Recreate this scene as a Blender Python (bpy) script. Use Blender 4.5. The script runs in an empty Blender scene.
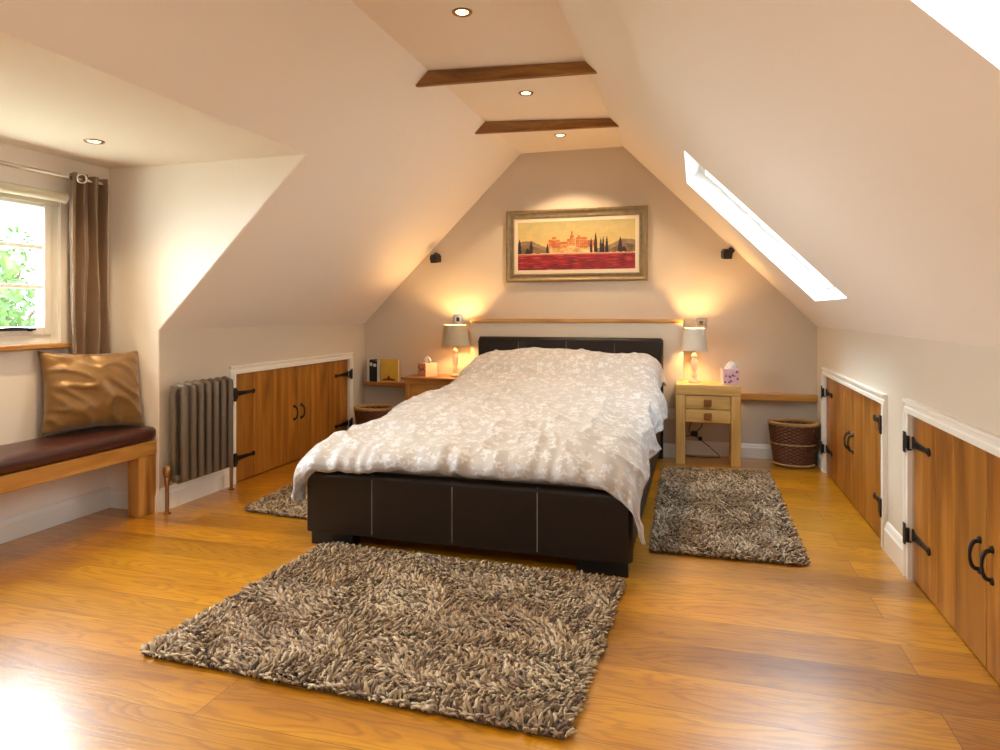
import bpy, bmesh, math, random
from mathutils import Vector, Matrix, noise
PI = math.pi
random.seed(7)
scn = bpy.context.scene
COL = scn.collection

# ------------------------------------------------------------------ measurements (metres)
XL, XR = -2.972, 0.885          # knee walls
ZL, ZR = 1.045, 1.04            # knee wall heights
XCL, XCR = -1.468, -0.59       # flat ceiling edges
ZC = 2.526
ZD = 1.995                      # dormer ceiling height
XDE = XL+(ZD-ZL)/(ZC-ZL)*(XCL-XL)
YB, YF = 5.66, -2.0            # gable wall / wall behind the camera
YD0, YD1 = 0.9, 3.17           # dormer cheeks
XW = -3.33                     # dormer window wall
BX0, BX1, BY = -1.87, -0.106, 5.5   # boxed-out wall behind the bed

# ------------------------------------------------------------------ materials
def new_mat(name):
    m = bpy.data.materials.new(name); m.use_nodes = True
    nt = m.node_tree; b = nt.nodes['Principled BSDF']
    return m, nt, b

def lin(c):
    return tuple(((v/255)/12.92 if v/255 <= .04045 else ((v/255+.055)/1.055)**2.4) for v in c) + (1,)

def N(nt, t, **kw):
    n = nt.nodes.new(t)
    for k, v in kw.items(): setattr(n, k, v)
    return n

def plain(name, rgb, rough=.5, metal=0, spec=.5, bump=0, bscale=60, coat=0, sheen=0, var=0, vscale=3):
    m, nt, b = new_mat(name)
    b.inputs['Base Color'].default_value = lin(rgb)
    b.inputs['Roughness'].default_value = rough
    b.inputs['Metallic'].default_value = metal
    b.inputs['Specular IOR Level'].default_value = spec
    b.inputs['Coat Weight'].default_value = coat
    b.inputs['Sheen Weight'].default_value = sheen
    tc = N(nt, 'ShaderNodeTexCoord')
    if var:
        n = N(nt, 'ShaderNodeTexNoise'); n.inputs['Scale'].default_value = vscale; n.inputs['Detail'].default_value = 4
        nt.links.new(tc.outputs['Object'], n.inputs['Vector'])
        mx = N(nt, 'ShaderNodeMix', data_type='RGBA', blend_type='MIX')
        c = lin(rgb)
        mx.inputs[6].default_value = tuple(v*(1-var) for v in c[:3])+(1,)
        mx.inputs[7].default_value = tuple(min(1, v*(1+var)) for v in c[:3])+(1,)
        nt.links.new(n.outputs['Fac'], mx.inputs[0]); nt.links.new(mx.outputs[2], b.inputs['Base Color'])
    if bump:
        n = N(nt, 'ShaderNodeTexNoise'); n.inputs['Scale'].default_value = bscale; n.inputs['Detail'].default_value = 5
        nt.links.new(tc.outputs['Object'], n.inputs['Vector'])
        bp = N(nt, 'ShaderNodeBump'); bp.inputs['Strength'].default_value = bump; bp.inputs['Distance'].default_value = .004
        nt.links.new(n.outputs['Fac'], bp.inputs['Height']); nt.links.new(bp.outputs['Normal'], b.inputs['Normal'])
    return m

def emis(name, rgb, strength):
    m, nt, b = new_mat(name)
    b.inputs['Base Color'].default_value = lin(rgb)
    b.inputs['Emission Color'].default_value = lin(rgb)
    b.inputs['Emission Strength'].default_value = strength
    return m

def ramp(nt, stops):
    r = N(nt, 'ShaderNodeValToRGB')
    e = r.color_ramp.elements
    while len(e) > 1: e.remove(e[-1])
    e[0].position = stops[0][0]; e[0].color = stops[0][1]
    for p, c in stops[1:]:
        q = e.new(p); q.color = c
    return r

def wood(name, dark, mid, light, axis, rough=.4, grain=7, island=.22, coat=0):
    m, nt, b = new_mat(name)
    tc = N(nt, 'ShaderNodeTexCoord'); geo = N(nt, 'ShaderNodeNewGeometry')
    mp = N(nt, 'ShaderNodeMapping')
    sc = [grain, grain, grain]; sc[axis] = grain*.09
    mp.inputs['Scale'].default_value = sc
    nt.links.new(tc.outputs['Object'], mp.inputs['Vector'])
    mul = N(nt, 'ShaderNodeMath', operation='MULTIPLY'); mul.inputs[1].default_value = 37
    nt.links.new(geo.outputs['Random Per Island'], mul.inputs[0])
    n1 = N(nt, 'ShaderNodeTexNoise', noise_dimensions='4D'); n1.inputs['Scale'].default_value = 1.6
    n1.inputs['Detail'].default_value = 5; n1.inputs['Distortion'].default_value = 1.1; n1.inputs['Roughness'].default_value = .55
    nt.links.new(mp.outputs[0], n1.inputs['Vector']); nt.links.new(mul.outputs[0], n1.inputs['W'])
    rp = ramp(nt, [(.28, lin(dark)), (.48, lin(mid)), (.72, lin(light))])
    nt.links.new(n1.outputs['Fac'], rp.inputs[0])
    mp2 = N(nt, 'ShaderNodeMapping'); s2 = [grain*22]*3; s2[axis] = grain*.7
    mp2.inputs['Scale'].default_value = s2; nt.links.new(tc.outputs['Object'], mp2.inputs['Vector'])
    n2 = N(nt, 'ShaderNodeTexNoise'); n2.inputs['Scale'].default_value = 1; n2.inputs['Detail'].default_value = 3
    nt.links.new(mp2.outputs[0], n2.inputs['Vector'])
    mx = N(nt, 'ShaderNodeMix', data_type='RGBA', blend_type='MULTIPLY'); mx.inputs[0].default_value = .35
    r2 = ramp(nt, [(.3, (.55, .5, .45, 1)), (.6, (1, 1, 1, 1))])
    nt.links.new(n2.outputs['Fac'], r2.inputs[0])
    nt.links.new(rp.outputs[0], mx.inputs[6]); nt.links.new(r2.outputs[0], mx.inputs[7])
    hsv = N(nt, 'ShaderNodeHueSaturation')
    mr = N(nt, 'ShaderNodeMapRange'); mr.inputs['To Min'].default_value = 1-island; mr.inputs['To Max'].default_value = 1+island
    nt.links.new(geo.outputs['Random Per Island'], mr.inputs['Value']); nt.links.new(mr.outputs[0], hsv.inputs['Value'])
    nt.links.new(mx.outputs[2], hsv.inputs['Color']); nt.links.new(hsv.outputs[0], b.inputs['Base Color'])
    b.inputs['Roughness'].default_value = rough; b.inputs['Coat Weight'].default_value = coat
    bp = N(nt, 'ShaderNodeBump'); bp.inputs['Strength'].default_value = .15; bp.inputs['Distance'].default_value = .002
    nt.links.new(n2.outputs['Fac'], bp.inputs['Height']); nt.links.new(bp.outputs['Normal'], b.inputs['Normal'])
    return m

def floor_mat():
    m, nt, b = new_mat('oak_floor')
    tc = N(nt, 'ShaderNodeTexCoord')
    br = N(nt, 'ShaderNodeTexBrick'); br.offset = .37; br.offset_frequency = 2; br.squash = 1
    for k, v in (('Scale', 1), ('Mortar Size', .0012), ('Mortar Smooth', .1), ('Bias', 0), ('Brick Width', 2.05), ('Row Height', .205)):
        br.inputs[k].default_value = v
    br.inputs['Color1'].default_value = (0, 0, 0, 1); br.inputs['Color2'].default_value = (1, 1, 1, 1); br.inputs['Mortar'].default_value = (.5, .5, .5, 1)
    mo = N(nt, 'ShaderNodeMapping'); mo.inputs['Location'].default_value = (.62, .045, 0)
    nt.links.new(tc.outputs['Object'], mo.inputs['Vector'])
    nt.links.new(mo.outputs[0], br.inputs['Vector'])
    w = N(nt, 'ShaderNodeMath', operation='MULTIPLY'); w.inputs[1].default_value = 23
    nt.links.new(br.outputs['Color'], w.inputs[0])
    mp = N(nt, 'ShaderNodeMapping'); mp.inputs['Scale'].default_value = (.55, 4.2, 1)
    nt.links.new(tc.outputs['Object'], mp.inputs['Vector'])
    # cathedral figure: contour lines of a stretched noise
    n1 = N(nt, 'ShaderNodeTexNoise', noise_dimensions='4D'); n1.inputs['Scale'].default_value = 1.5
    n1.inputs['Detail'].default_value = 3; n1.inputs['Distortion'].default_value = .5
    nt.links.new(mp.outputs[0], n1.inputs['Vector']); nt.links.new(w.outputs[0], n1.inputs['W'])
    mu = N(nt, 'ShaderNodeMath', operation='MULTIPLY'); mu.inputs[1].default_value = 140
    sn = N(nt, 'ShaderNodeMath', operation='SINE')
    nt.links.new(n1.outputs['Fac'], mu.inputs[0]); nt.links.new(mu.outputs[0], sn.inputs[0])
    n3 = N(nt, 'ShaderNodeTexNoise', noise_dimensions='4D'); n3.inputs['Scale'].default_value = 1.1; n3.inputs['Detail'].default_value = 5
    n3.inputs['Distortion'].default_value = .8
    nt.links.new(mp.outputs[0], n3.inputs['Vector']); nt.links.new(w.outputs[0], n3.inputs['W'])
    base = ramp(nt, [(.25, lin((142, 88, 26))), (.45, lin((180, 121, 38))), (.6, lin((194, 136, 47))), (.8, lin((208, 156, 70)))])
    nt.links.new(n3.outputs['Fac'], base.inputs[0])
    r2 = ramp(nt, [(.0, (.6, .5, .38, 1)), (.55, (1, 1, 1, 1))])
    mr = N(nt, 'ShaderNodeMapRange'); mr.inputs['From Min'].default_value = -1; mr.inputs['From Max'].default_value = 1
    nt.links.new(sn.outputs[0], mr.inputs['Value']); nt.links.new(mr.outputs[0], r2.inputs[0])
    mx = N(nt, 'ShaderNodeMix', data_type='RGBA', blend_type='MULTIPLY'); mx.inputs[0].default_value = .6
    nt.links.new(base.outputs[0], mx.inputs[6]); nt.links.new(r2.outputs[0], mx.inputs[7])
    mp3 = N(nt, 'ShaderNodeMapping'); mp3.inputs['Scale'].default_value = (5, 150, 1)
    nt.links.new(tc.outputs['Object'], mp3.inputs['Vector'])
    n4 = N(nt, 'ShaderNodeTexNoise'); n4.inputs['Scale'].default_value = 1; n4.inputs['Detail'].default_value = 3
    nt.links.new(mp3.outputs[0], n4.inputs['Vector'])
    r4 = ramp(nt, [(.3, (.78, .72, .62, 1)), (.6, (1, 1, 1, 1))]); nt.links.new(n4.outputs['Fac'], r4.inputs[0])
    mx2 = N(nt, 'ShaderNodeMix', data_type='RGBA', blend_type='MULTIPLY'); mx2.inputs[0].default_value = .5
    nt.links.new(mx.outputs[2], mx2.inputs[6]); nt.links.new(r4.outputs[0], mx2.inputs[7])
    hsv = N(nt, 'ShaderNodeHueSaturation'); mv = N(nt, 'ShaderNodeMapRange')
    mv.inputs['To Min'].default_value = .8; mv.inputs['To Max'].default_value = 1.14
    nt.links.new(br.outputs['Color'], mv.inputs['Value']); nt.links.new(mv.outputs[0], hsv.inputs['Value'])
    hsv.inputs['Saturation'].default_value = 1.08
    nt.links.new(mx2.outputs[2], hsv.inputs['Color'])
    mj = N(nt, 'ShaderNodeMix', data_type='RGBA'); mj.inputs[7].default_value = lin((96, 56, 20))
    mf = N(nt, 'ShaderNodeMath', operation='MULTIPLY'); mf.inputs[1].default_value = 1
    nt.links.new(br.outputs['Fac'], mf.inputs[0]); nt.links.new(mf.outputs[0], mj.inputs[0])
    nt.links.new(hsv.outputs[0], mj.inputs[6]); nt.links.new(mj.outputs[2], b.inputs['Base Color'])
    rr = N(nt, 'ShaderNodeMapRange'); rr.inputs['To Min'].default_value = .3; rr.inputs['To Max'].default_value = .44
    b.inputs['Coat Weight'].default_value = 1; b.inputs['Coat Roughness'].default_value = .27
    nt.links.new(n3.outputs['Fac'], rr.inputs['Value']); nt.links.new(rr.outputs[0], b.inputs['Roughness'])
    ad = N(nt, 'ShaderNodeMath', operation='ADD'); nt.links.new(mr.outputs[0], ad.inputs[0]); nt.links.new(n4.outputs['Fac'], ad.inputs[1])
    bp = N(nt, 'ShaderNodeBump'); bp.inputs['Strength'].default_value = .18; bp.inputs['Distance'].default_value = .0016
    nt.links.new(ad.outputs[0], bp.inputs['Height']); nt.links.new(bp.outputs['Normal'], b.inputs['Normal'])
    b.inputs['Specular IOR Level'].default_value = .4
    return m

def floral_mat():
    m, nt, b = new_mat('floral_cotton')
    uv = N(nt, 'ShaderNodeUVMap'); uv.uv_map = 'UVMap'
    def flowers(scale, petals, r0, r1, off):
        mp = N(nt, 'ShaderNodeMapping'); mp.inputs['Location'].default_value = (off, off*.7, 0)
        nt.links.new(uv.outputs[0], mp.inputs['Vector'])
        v = N(nt, 'ShaderNodeTexVoronoi', voronoi_dimensions='2D'); v.inputs['Scale'].default_value = scale; v.inputs['Randomness'].default_value = .8
        nt.links.new(mp.outputs[0], v.inputs['Vector'])
        d = N(nt, 'ShaderNodeVectorMath', operation='SUBTRACT')
        nt.links.new(mp.outputs[0], d.inputs[0]); nt.links.new(v.outputs['Position'], d.inputs[1])
        sx = N(nt, 'ShaderNodeSeparateXYZ'); nt.links.new(d.outputs[0], sx.inputs[0])
        at = N(nt, 'ShaderNodeMath', operation='ARCTAN2'); nt.links.new(sx.outputs[1], at.inputs[0]); nt.links.new(sx.outputs[0], at.inputs[1])
        sc = N(nt, 'ShaderNodeSeparateColor'); nt.links.new(v.outputs['Color'], sc.inputs[0])
        m1 = N(nt, 'ShaderNodeMath', operation='MULTIPLY_ADD'); m1.inputs[1].default_value = petals/2
        m2 = N(nt, 'ShaderNodeMath', operation='MULTIPLY'); m2.inputs[1].default_value = 6.28
        nt.links.new(sc.outputs[0], m2.inputs[0]); nt.links.new(at.outputs[0], m1.inputs[0]); nt.links.new(m2.outputs[0], m1.inputs[2])
        cs = N(nt, 'ShaderNodeMath', operation='COSINE'); nt.links.new(m1.outputs[0], cs.inputs[0])
        ab = N(nt, 'ShaderNodeMath', operation='ABSOLUTE'); nt.links.new(cs.outputs[0], ab.inputs[0])
        R = N(nt, 'ShaderNodeMath', operation='MULTIPLY_ADD'); R.inputs[1].default_value = r1; R.inputs[2].default_value = r0
        nt.links.new(ab.outputs[0], R.inputs[0])
        gate = N(nt, 'ShaderNodeMath', operation='MULTIPLY_ADD'); gate.inputs[1].default_value = .5; gate.inputs[2].default_value = .6
        nt.links.new(sc.outputs[1], gate.inputs[0])
        R2 = N(nt, 'ShaderNodeMath', operation='MULTIPLY'); nt.links.new(R.outputs[0], R2.inputs[0]); nt.links.new(gate.outputs[0], R2.inputs[1])
        df = N(nt, 'ShaderNodeMath', operation='SUBTRACT'); nt.links.new(R2.outputs[0], df.inputs[0]); nt.links.new(v.outputs['Distance'], df.inputs[1])
        ms = N(nt, 'ShaderNodeMapRange', interpolation_type='SMOOTHSTEP'); ms.inputs['From Min'].default_value = -.04; ms.inputs['From Max'].default_value = .05
        nt.links.new(df.outputs[0], ms.inputs['Value'])
        # small centre
        return ms.outputs[0]
    f1 = flowers(10.5, 5, .08, .27, 0)
    f2 = flowers(21, 3, .02, .34, 3.3)
    mxx = N(nt, 'ShaderNodeMath', operation='MAXIMUM'); nt.links.new(f1, mxx.inputs[0]); nt.links.new(f2, mxx.inputs[1])
    ns = N(nt, 'ShaderNodeTexNoise'); ns.inputs['Scale'].default_value = 5; nt.links.new(uv.outputs[0], ns.inputs['Vector'])
    nr = N(nt, 'ShaderNodeMapRange'); nr.inputs['From Min'].default_value = .35; nr.inputs['From Max'].default_value = .6; nr.inputs['To Min'].default_value = .35; nr.inputs['To Max'].default_value = .8
    nt.links.new(ns.outputs['Fac'], nr.inputs['Value'])
    ml = N(nt, 'ShaderNodeMath', operation='MULTIPLY'); nt.links.new(mxx.outputs[0], ml.inputs[0]); nt.links.new(nr.outputs[0], ml.inputs[1])
    mx = N(nt, 'ShaderNodeMix', data_type='RGBA')
    mx.inputs[6].default_value = lin((179, 171, 166)); mx.inputs[7].default_value = lin((211, 210, 212))
    nt.links.new(ml.outputs[0], mx.inputs[0]); nt.links.new(mx.outputs[2], b.inputs['Base Color'])
    b.inputs['Roughness'].default_value = .75; b.inputs['Sheen Weight'].default_value = .15; b.inputs['Specular IOR Level'].default_value = .25
    return m

def attr_mat(name, attr, rough=.8, sheen=0):
    m, nt, b = new_mat(name)
    a = N(nt, 'ShaderNodeVertexColor'); a.layer_name = attr
    nt.links.new(a.outputs['Color'], b.inputs['Base Color'])
    b.inputs['Roughness'].default_value = rough; b.inputs['Sheen Weight'].default_value = sheen
    return m

def glass_pane():
    m = bpy.data.materials.new('window_glass'); m.use_nodes = True; nt = m.node_tree
    nt.nodes.remove(nt.nodes['Principled BSDF'])
    out = nt.nodes['Material Output']
    t = N(nt, 'ShaderNodeBsdfTransparent'); t.inputs[0].default_value = (.95, .98, .97, 1)
    g = N(nt, 'ShaderNodeBsdfGlossy'); g.inputs['Roughness'].default_value = .01
    lw = N(nt, 'ShaderNodeLayerWeight'); pw = N(nt, 'ShaderNodeMath', operation='POWER'); pw.inputs[1].default_value = 5
    nt.links.new(lw.outputs['Facing'], pw.inputs[0])
    f = N(nt, 'ShaderNodeMath', operation='MULTIPLY_ADD'); f.inputs[1].default_value = .9; f.inputs[2].default_value = .04
    nt.links.new(pw.outputs[0], f.inputs[0])
    mx = N(nt, 'ShaderNodeMixShader')
    nt.links.new(f.outputs[0], mx.inputs[0]); nt.links.new(t.outputs[0], mx.inputs[1]); nt.links.new(g.outputs[0], mx.inputs[2])
    nt.links.new(mx.outputs[0], out.inputs[0])
    return m

M = {}
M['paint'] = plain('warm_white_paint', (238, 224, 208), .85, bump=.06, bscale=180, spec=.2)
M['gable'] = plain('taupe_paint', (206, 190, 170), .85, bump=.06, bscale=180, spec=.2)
M['ceil'] = plain('ceiling_paint', (238, 222, 202), .85, bump=.05, bscale=180, spec=.2)
M['reveal'] = plain('white_reveal_paint', (250, 250, 248), .6, spec=.3)
M['trim'] = plain('white_gloss_trim', (232, 224, 212), .35)
M['upvc'] = plain('cream_window_frame', (228, 222, 210), .3)
M['floor'] = floor_mat()
M['oak_x'] = wood('oak_along_x', (150, 92, 34), (196, 136, 60), (216, 164, 88), 0, .38)
M['oak_y'] = wood('oak_along_y', (150, 92, 34), (196, 136, 60), (216, 164, 88), 1, .38)
M['oak_z'] = wood('oak_along_z', (150, 92, 34), (196, 136, 60), (216, 164, 88), 2, .38)
M['door'] = wood('cupboard_oak', (100, 56, 16), (154, 96, 29), (190, 130, 52), 2, .34, grain=6, island=.2)
M['beam'] = wood('beam_oak', (96, 58, 18), (140, 90, 32), (166, 114, 50), 0, .5, grain=9, island=.05)
M['leather'] = plain('dark_brown_leather', (28, 17, 9), .36, bump=.25, bscale=240, spec=.3, var=.15)
M['blackfoot'] = plain('black_lacquer_foot', (14, 11, 10), .35)
M['stitch'] = plain('pale_stitching', (120, 110, 98), .6)
M['benchleather'] = plain('oxblood_brown_leather', (72, 36, 26), .3, bump=.2, bscale=160, var=.15)
M['gold'] = plain('gold_satin', (132, 92, 36), .36, metal=.2, bump=.15, bscale=40, sheen=.3, var=.22, vscale=9)
M['curtain'] = plain('brown_satin', (118, 90, 66), .38, sheen=.35, var=.15, vscale=8, bump=.1, bscale=300)
M['iron'] = plain('black_iron', (24, 21, 20), .45, metal=.3, bump=.3, bscale=90)
M['rad'] = plain('bronze_grey_radiator', (112, 98, 82), .33, metal=.3)
M['copper'] = plain('antique_brass', (158, 118, 76), .28, metal=.9)
M['chrome'] = plain('polished_chrome', (205, 200, 190), .15, metal=1)
M['black'] = plain('black_plastic', (18, 17, 17), .4)
M['darkgrille'] = plain('speaker_grille', (30, 29, 28), .8, bump=.5, bscale=500)
M['blind'] = plain('cream_blind_cloth', (204, 192, 166), .8)
M['frame'] = plain('aged_gilt', (150, 130, 98), .34, metal=.65, bump=.6, bscale=50, var=.35, vscale=25)
M['mount'] = plain('cream_mount', (226, 206, 178), .8)
M['wicker'] = plain('dark_brown_wicker', (96, 56, 32), .5, bump=.3, bscale=120, var=.45, vscale=60)
M['canelight'] = plain('pale_cane', (176, 136, 84), .5, bump=.4, bscale=90, var=.3, vscale=40)
M['shade'] = plain('linen_lampshade', (206, 196, 180), .8, bump=.2, bscale=400)
M['rugback'] = plain('rug_backing', (96, 78, 60), .95)
M['rug'] = attr_mat('taupe_shag', 'Col', .75, .15)
M['canvas'] = attr_mat('painted_canvas', 'Col', .55)
M['duvet'] = floral_mat()
M['mattress'] = plain('mattress_ticking', (214, 208, 200), .8)
M['tissue'] = plain('tissue_paper', (244, 238, 230), .9)
M['bulb'] = emis('lit_lamp_bulb', (255, 206, 136), 400)
M['spotbulb'] = emis('lit_spot_bulb', (255, 226, 160), 14)
M['glass'] = glass_pane()
m, nt, b = new_mat('clear_lamp_glass'); b.inputs['Transmission Weight'].default_value = .4; b.inputs['Roughness'].default_value = .08
b.inputs['Base Color'].default_value = lin((250, 236, 210)); b.inputs['IOR'].default_value = 1.4; M['lampglass'] = m
M['leaf'] = plain('tree_leaf', (74, 100, 44), .6, var=.35, vscale=2)
M['bark'] = plain('tree_bark', (96, 78, 60), .9, bump=.6, bscale=20)
M['pink'] = plain('tissue_box_card', (206, 168, 176), .6, var=.35, vscale=40)
M['rose'] = plain('salmon_box_card', (206, 150, 120), .6, var=.3, vscale=50)
M['pinkside'] = plain('pale_pink_card', (224, 180, 150), .6)
M['bookblack'] = plain('black_book_cover', (26, 26, 32), .4)
M['bookwhite'] = plain('white_book_cover', (226, 220, 208), .5)
M['bookyellow'] = plain('yellow_book_cover', (206, 166, 62), .45, var=.15, vscale=30)
M['bookred'] = plain('dark_red_print', (120, 40, 26), .5)
M['paper'] = plain('book_pages', (220, 210, 186), .8)
for _ax, _i in (('x', 0), ('z', 2)): M['pale_'+_ax] = wood('pale_oak_'+_ax, (176, 128, 62), (212, 166, 94), (228, 188, 122), _i, .38)
M['dkoak_x'] = wood('brown_oak_top', (112, 62, 22), (150, 92, 38), (176, 116, 56), 0, .32)

# ------------------------------------------------------------------ mesh builder
class MB:
    def __init__(s): s.v = []; s.f = []; s.m = []; s.uv = None
    def add(s, vs, fs, mi=0, T=None):
        o = len(s.v)
        s.v += [tuple(T @ Vector(p)) if T else tuple(p) for p in vs]
        s.f += [tuple(i+o for i in f) for f in fs]; s.m += [mi]*len(fs)
        return s
    def box(s, a, b, mi=0, T=None):
        x0, y0, z0 = [min(p, q) for p, q in zip(a, b)]; x1, y1, z1 = [max(p, q) for p, q in zip(a, b)]
        v = [(x0,y0,z0),(x1,y0,z0),(x1,y1,z0),(x0,y1,z0),(x0,y0,z1),(x1,y0,z1),(x1,y1,z1),(x0,y1,z1)]
        return s.add(v, [(0,3,2,1),(4,5,6,7),(0,1,5,4),(1,2,6,5),(2,3,7,6),(3,0,4,7)], mi, T)
    def cyl(s, p, q, r0, r1=None, n=20, mi=0, T=None):
        if r1 is None: r1 = r0
        p, q = Vector(p), Vector(q); d = (q-p).normalized()
        a = d.orthogonal().normalized(); b_ = d.cross(a)
        vs = []
        for c, r in ((p, r0), (q, r1)):
            for i in range(n):
                t = 2*PI*i/n; vs.append(c + a*math.cos(t)*r + b_*math.sin(t)*r)
        fs = [(i, (i+1) % n, n+(i+1) % n, n+i) for i in range(n)] + [tuple(range(n))[::-1], tuple(range(n, 2*n))]
        return s.add(vs, fs, mi, T)
    def tube(s, pts, r, n=10, mi=0, cap=True, T=None):
        pts = [Vector(p) for p in pts]; vs = []; fs = []
        rr = r if isinstance(r, (list, tuple)) else [r]*len(pts)
        a = None
        for k, p in enumerate(pts):
            d = (pts[min(k+1, len(pts)-1)]-pts[max(k-1, 0)]).normalized()
            if a is None: a = d.orthogonal().normalized()
            a = (a - d*a.dot(d)).normalized(); b_ = d.cross(a)
            for i in range(n):
                t = 2*PI*i/n; vs.append(p + a*math.cos(t)*rr[k] + b_*math.sin(t)*rr[k])
        for k in range(len(pts)-1):
            for i in range(n):
                fs.append((k*n+i, k*n+(i+1) % n, (k+1)*n+(i+1) % n, (k+1)*n+i))
        if cap: fs += [tuple(range(n))[::-1], tuple(range((len(pts)-1)*n, len(pts)*n))]
        return s.add(vs, fs, mi, T)
    def lathe(s, c, prof, n=40, mi=0, sx=1, sy=1, T=None, closed=False):
        vs = []; fs = []
        for r, z in prof:
            for i in range(n):
                t = 2*PI*i/n; vs.append((c[0]+r*math.cos(t)*sx, c[1]+r*math.sin(t)*sy, c[2]+z))
        K = len(prof)
        for k in range(K if closed else K-1):
            k2 = (k+1) % K
            for i in range(n):
                fs.append((k*n+i, k*n+(i+1) % n, k2*n+(i+1) % n, k2*n+i))
        if not closed:
            if prof[0][0] > 1e-6: fs.append(tuple(range(n))[::-1])
            if prof[-1][0] > 1e-6: fs.append(tuple(range((K-1)*n, K*n)))
        return s.add(vs, fs, mi, T)
    def prism(s, poly, d, mi=0, T=None):
        """poly: 3D points in a plane, extruded by vector d"""
        n = len(poly); d = Vector(d); P = [Vector(p) for p in poly]
        vs = P + [p+d for p in P]
        fs = [tuple(range(n))[::-1], tuple(range(n, 2*n))] + [(i, (i+1) % n, n+(i+1) % n, n+i) for i in range(n)]
        return s.add(vs, fs, mi, T)
    def slab(s, o, U, V, n, w, h, t, holes=(), mi=0, mi_hole=0):
        """a w x h slab spanned by U,V at o, thickness t along n, with rectangular holes (u0,u1,v0,v1)"""
        o, U, V, n = Vector(o), Vector(U), Vector(V), Vector(n)
        us = sorted({0, w, *[min(max(q, 0), w) for H in holes for q in H[:2]]}); vv = sorted({0, h, *[min(max(q, 0), h) for H in holes for q in H[2:]]})
        def solid(i, j):
            if i < 0 or j < 0 or i >= len(us)-1 or j >= len(vv)-1: return None
            cu, cv = (us[i]+us[i+1])/2, (vv[j]+vv[j+1])/2
            return not any(a < cu < b and c < cv < d for a, b, c, d in holes)
        def P(i, j, k): return o + U*us[i] + V*vv[j] + n*(t*k)
        for i in range(len(us)-1):
            for j in range(len(vv)-1):
                if not solid(i, j): continue
                for k in (0, 1):
                    s.add([P(i,j,k), P(i+1,j,k), P(i+1,j+1,k), P(i,j+1,k)], [(0,1,2,3) if k else (3,2,1,0)], mi)
                for di, dj, e in ((-1,0,((i,j),(i,j+1))), (1,0,((i+1,j+1),(i+1,j))), (0,-1,((i+1,j),(i,j))), (0,1,((i,j+1),(i+1,j+1)))):
                    sd = solid(i+di, j+dj)
                    if sd is True: continue
                    (a, b_), (c, d_) = e
                    s.add([P(a,b_,0), P(c,d_,0), P(c,d_,1), P(a,b_,1)], [(0,1,2,3)], mi_hole if sd is False else mi)
        return s
    def build(s, name, mats, parent=None, bevel=0, smooth=False, seg=2, sub=0, fix=False):
        me = bpy.data.meshes.new(name)
        off = Vector((0,0,0))
        if parent is not None:
            q = parent
            while q is not None: off += q.location; q = q.parent
        me.from_pydata([tuple(Vector(p)-off) for p in s.v], [], s.f)
        if not isinstance(mats, (list, tuple)): mats = [mats]
        for q in mats: me.materials.append(q)
        me.polygons.foreach_set('material_index', s.m)
        if fix:
            bm = bmesh.new(); bm.from_mesh(me)
            bmesh.ops.remove_doubles(bm, verts=bm.verts, dist=1e-5)
            bmesh.ops.recalc_face_normals(bm, faces=bm.faces); bm.to_mesh(me); bm.free()
        else:
            bm = bmesh.new(); bm.from_mesh(me); bmesh.ops.recalc_face_normals(bm, faces=bm.faces); bm.to_mesh(me); bm.free()
        if smooth:
            me.polygons.foreach_set('use_smooth', [True]*len(me.polygons))
        me.update()
        ob = bpy.data.objects.new(name, me); COL.objects.link(ob)
        if parent is not None: ob.parent = parent
        if bevel:
            md = ob.modifiers.new('bevel', 'BEVEL'); md.width = bevel; md.segments = seg; md.limit_method = 'ANGLE'; md.angle_limit = math.radians(40)
            md.harden_normals = False
        if sub:
            md = ob.modifiers.new('sub', 'SUBSURF'); md.levels = sub; md.render_levels = sub
        if smooth == 'auto':
            me.set_sharp_from_angle(angle=math.radians(42))
        return ob

def tag(o, label=None, cat=None, group=None, kind=None):
    if label: o['label'] = label
    if cat: o['category'] = cat
    if group: o['group'] = group
    if kind: o['kind'] = kind
    return o
def thing(name, loc, label, cat, group=None):
    o = bpy.data.objects.new(name, None); COL.objects.link(o); o.location = loc; o.empty_display_size = .05
    return tag(o, label, cat, group)
def struct(name, mb, mats, **kw):
    return tag(mb.build(name, mats, **kw), kind='structure')
def copy_tree(o, parent=None):
    c = o.copy(); COL.objects.link(c)
    if parent is not None: c.parent = parent
    for ch in list(o.children): copy_tree(ch, c)
    return c
def setloc(o, loc, rz=0): o.location = loc; o.rotation_euler.z = rz; return o

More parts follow.
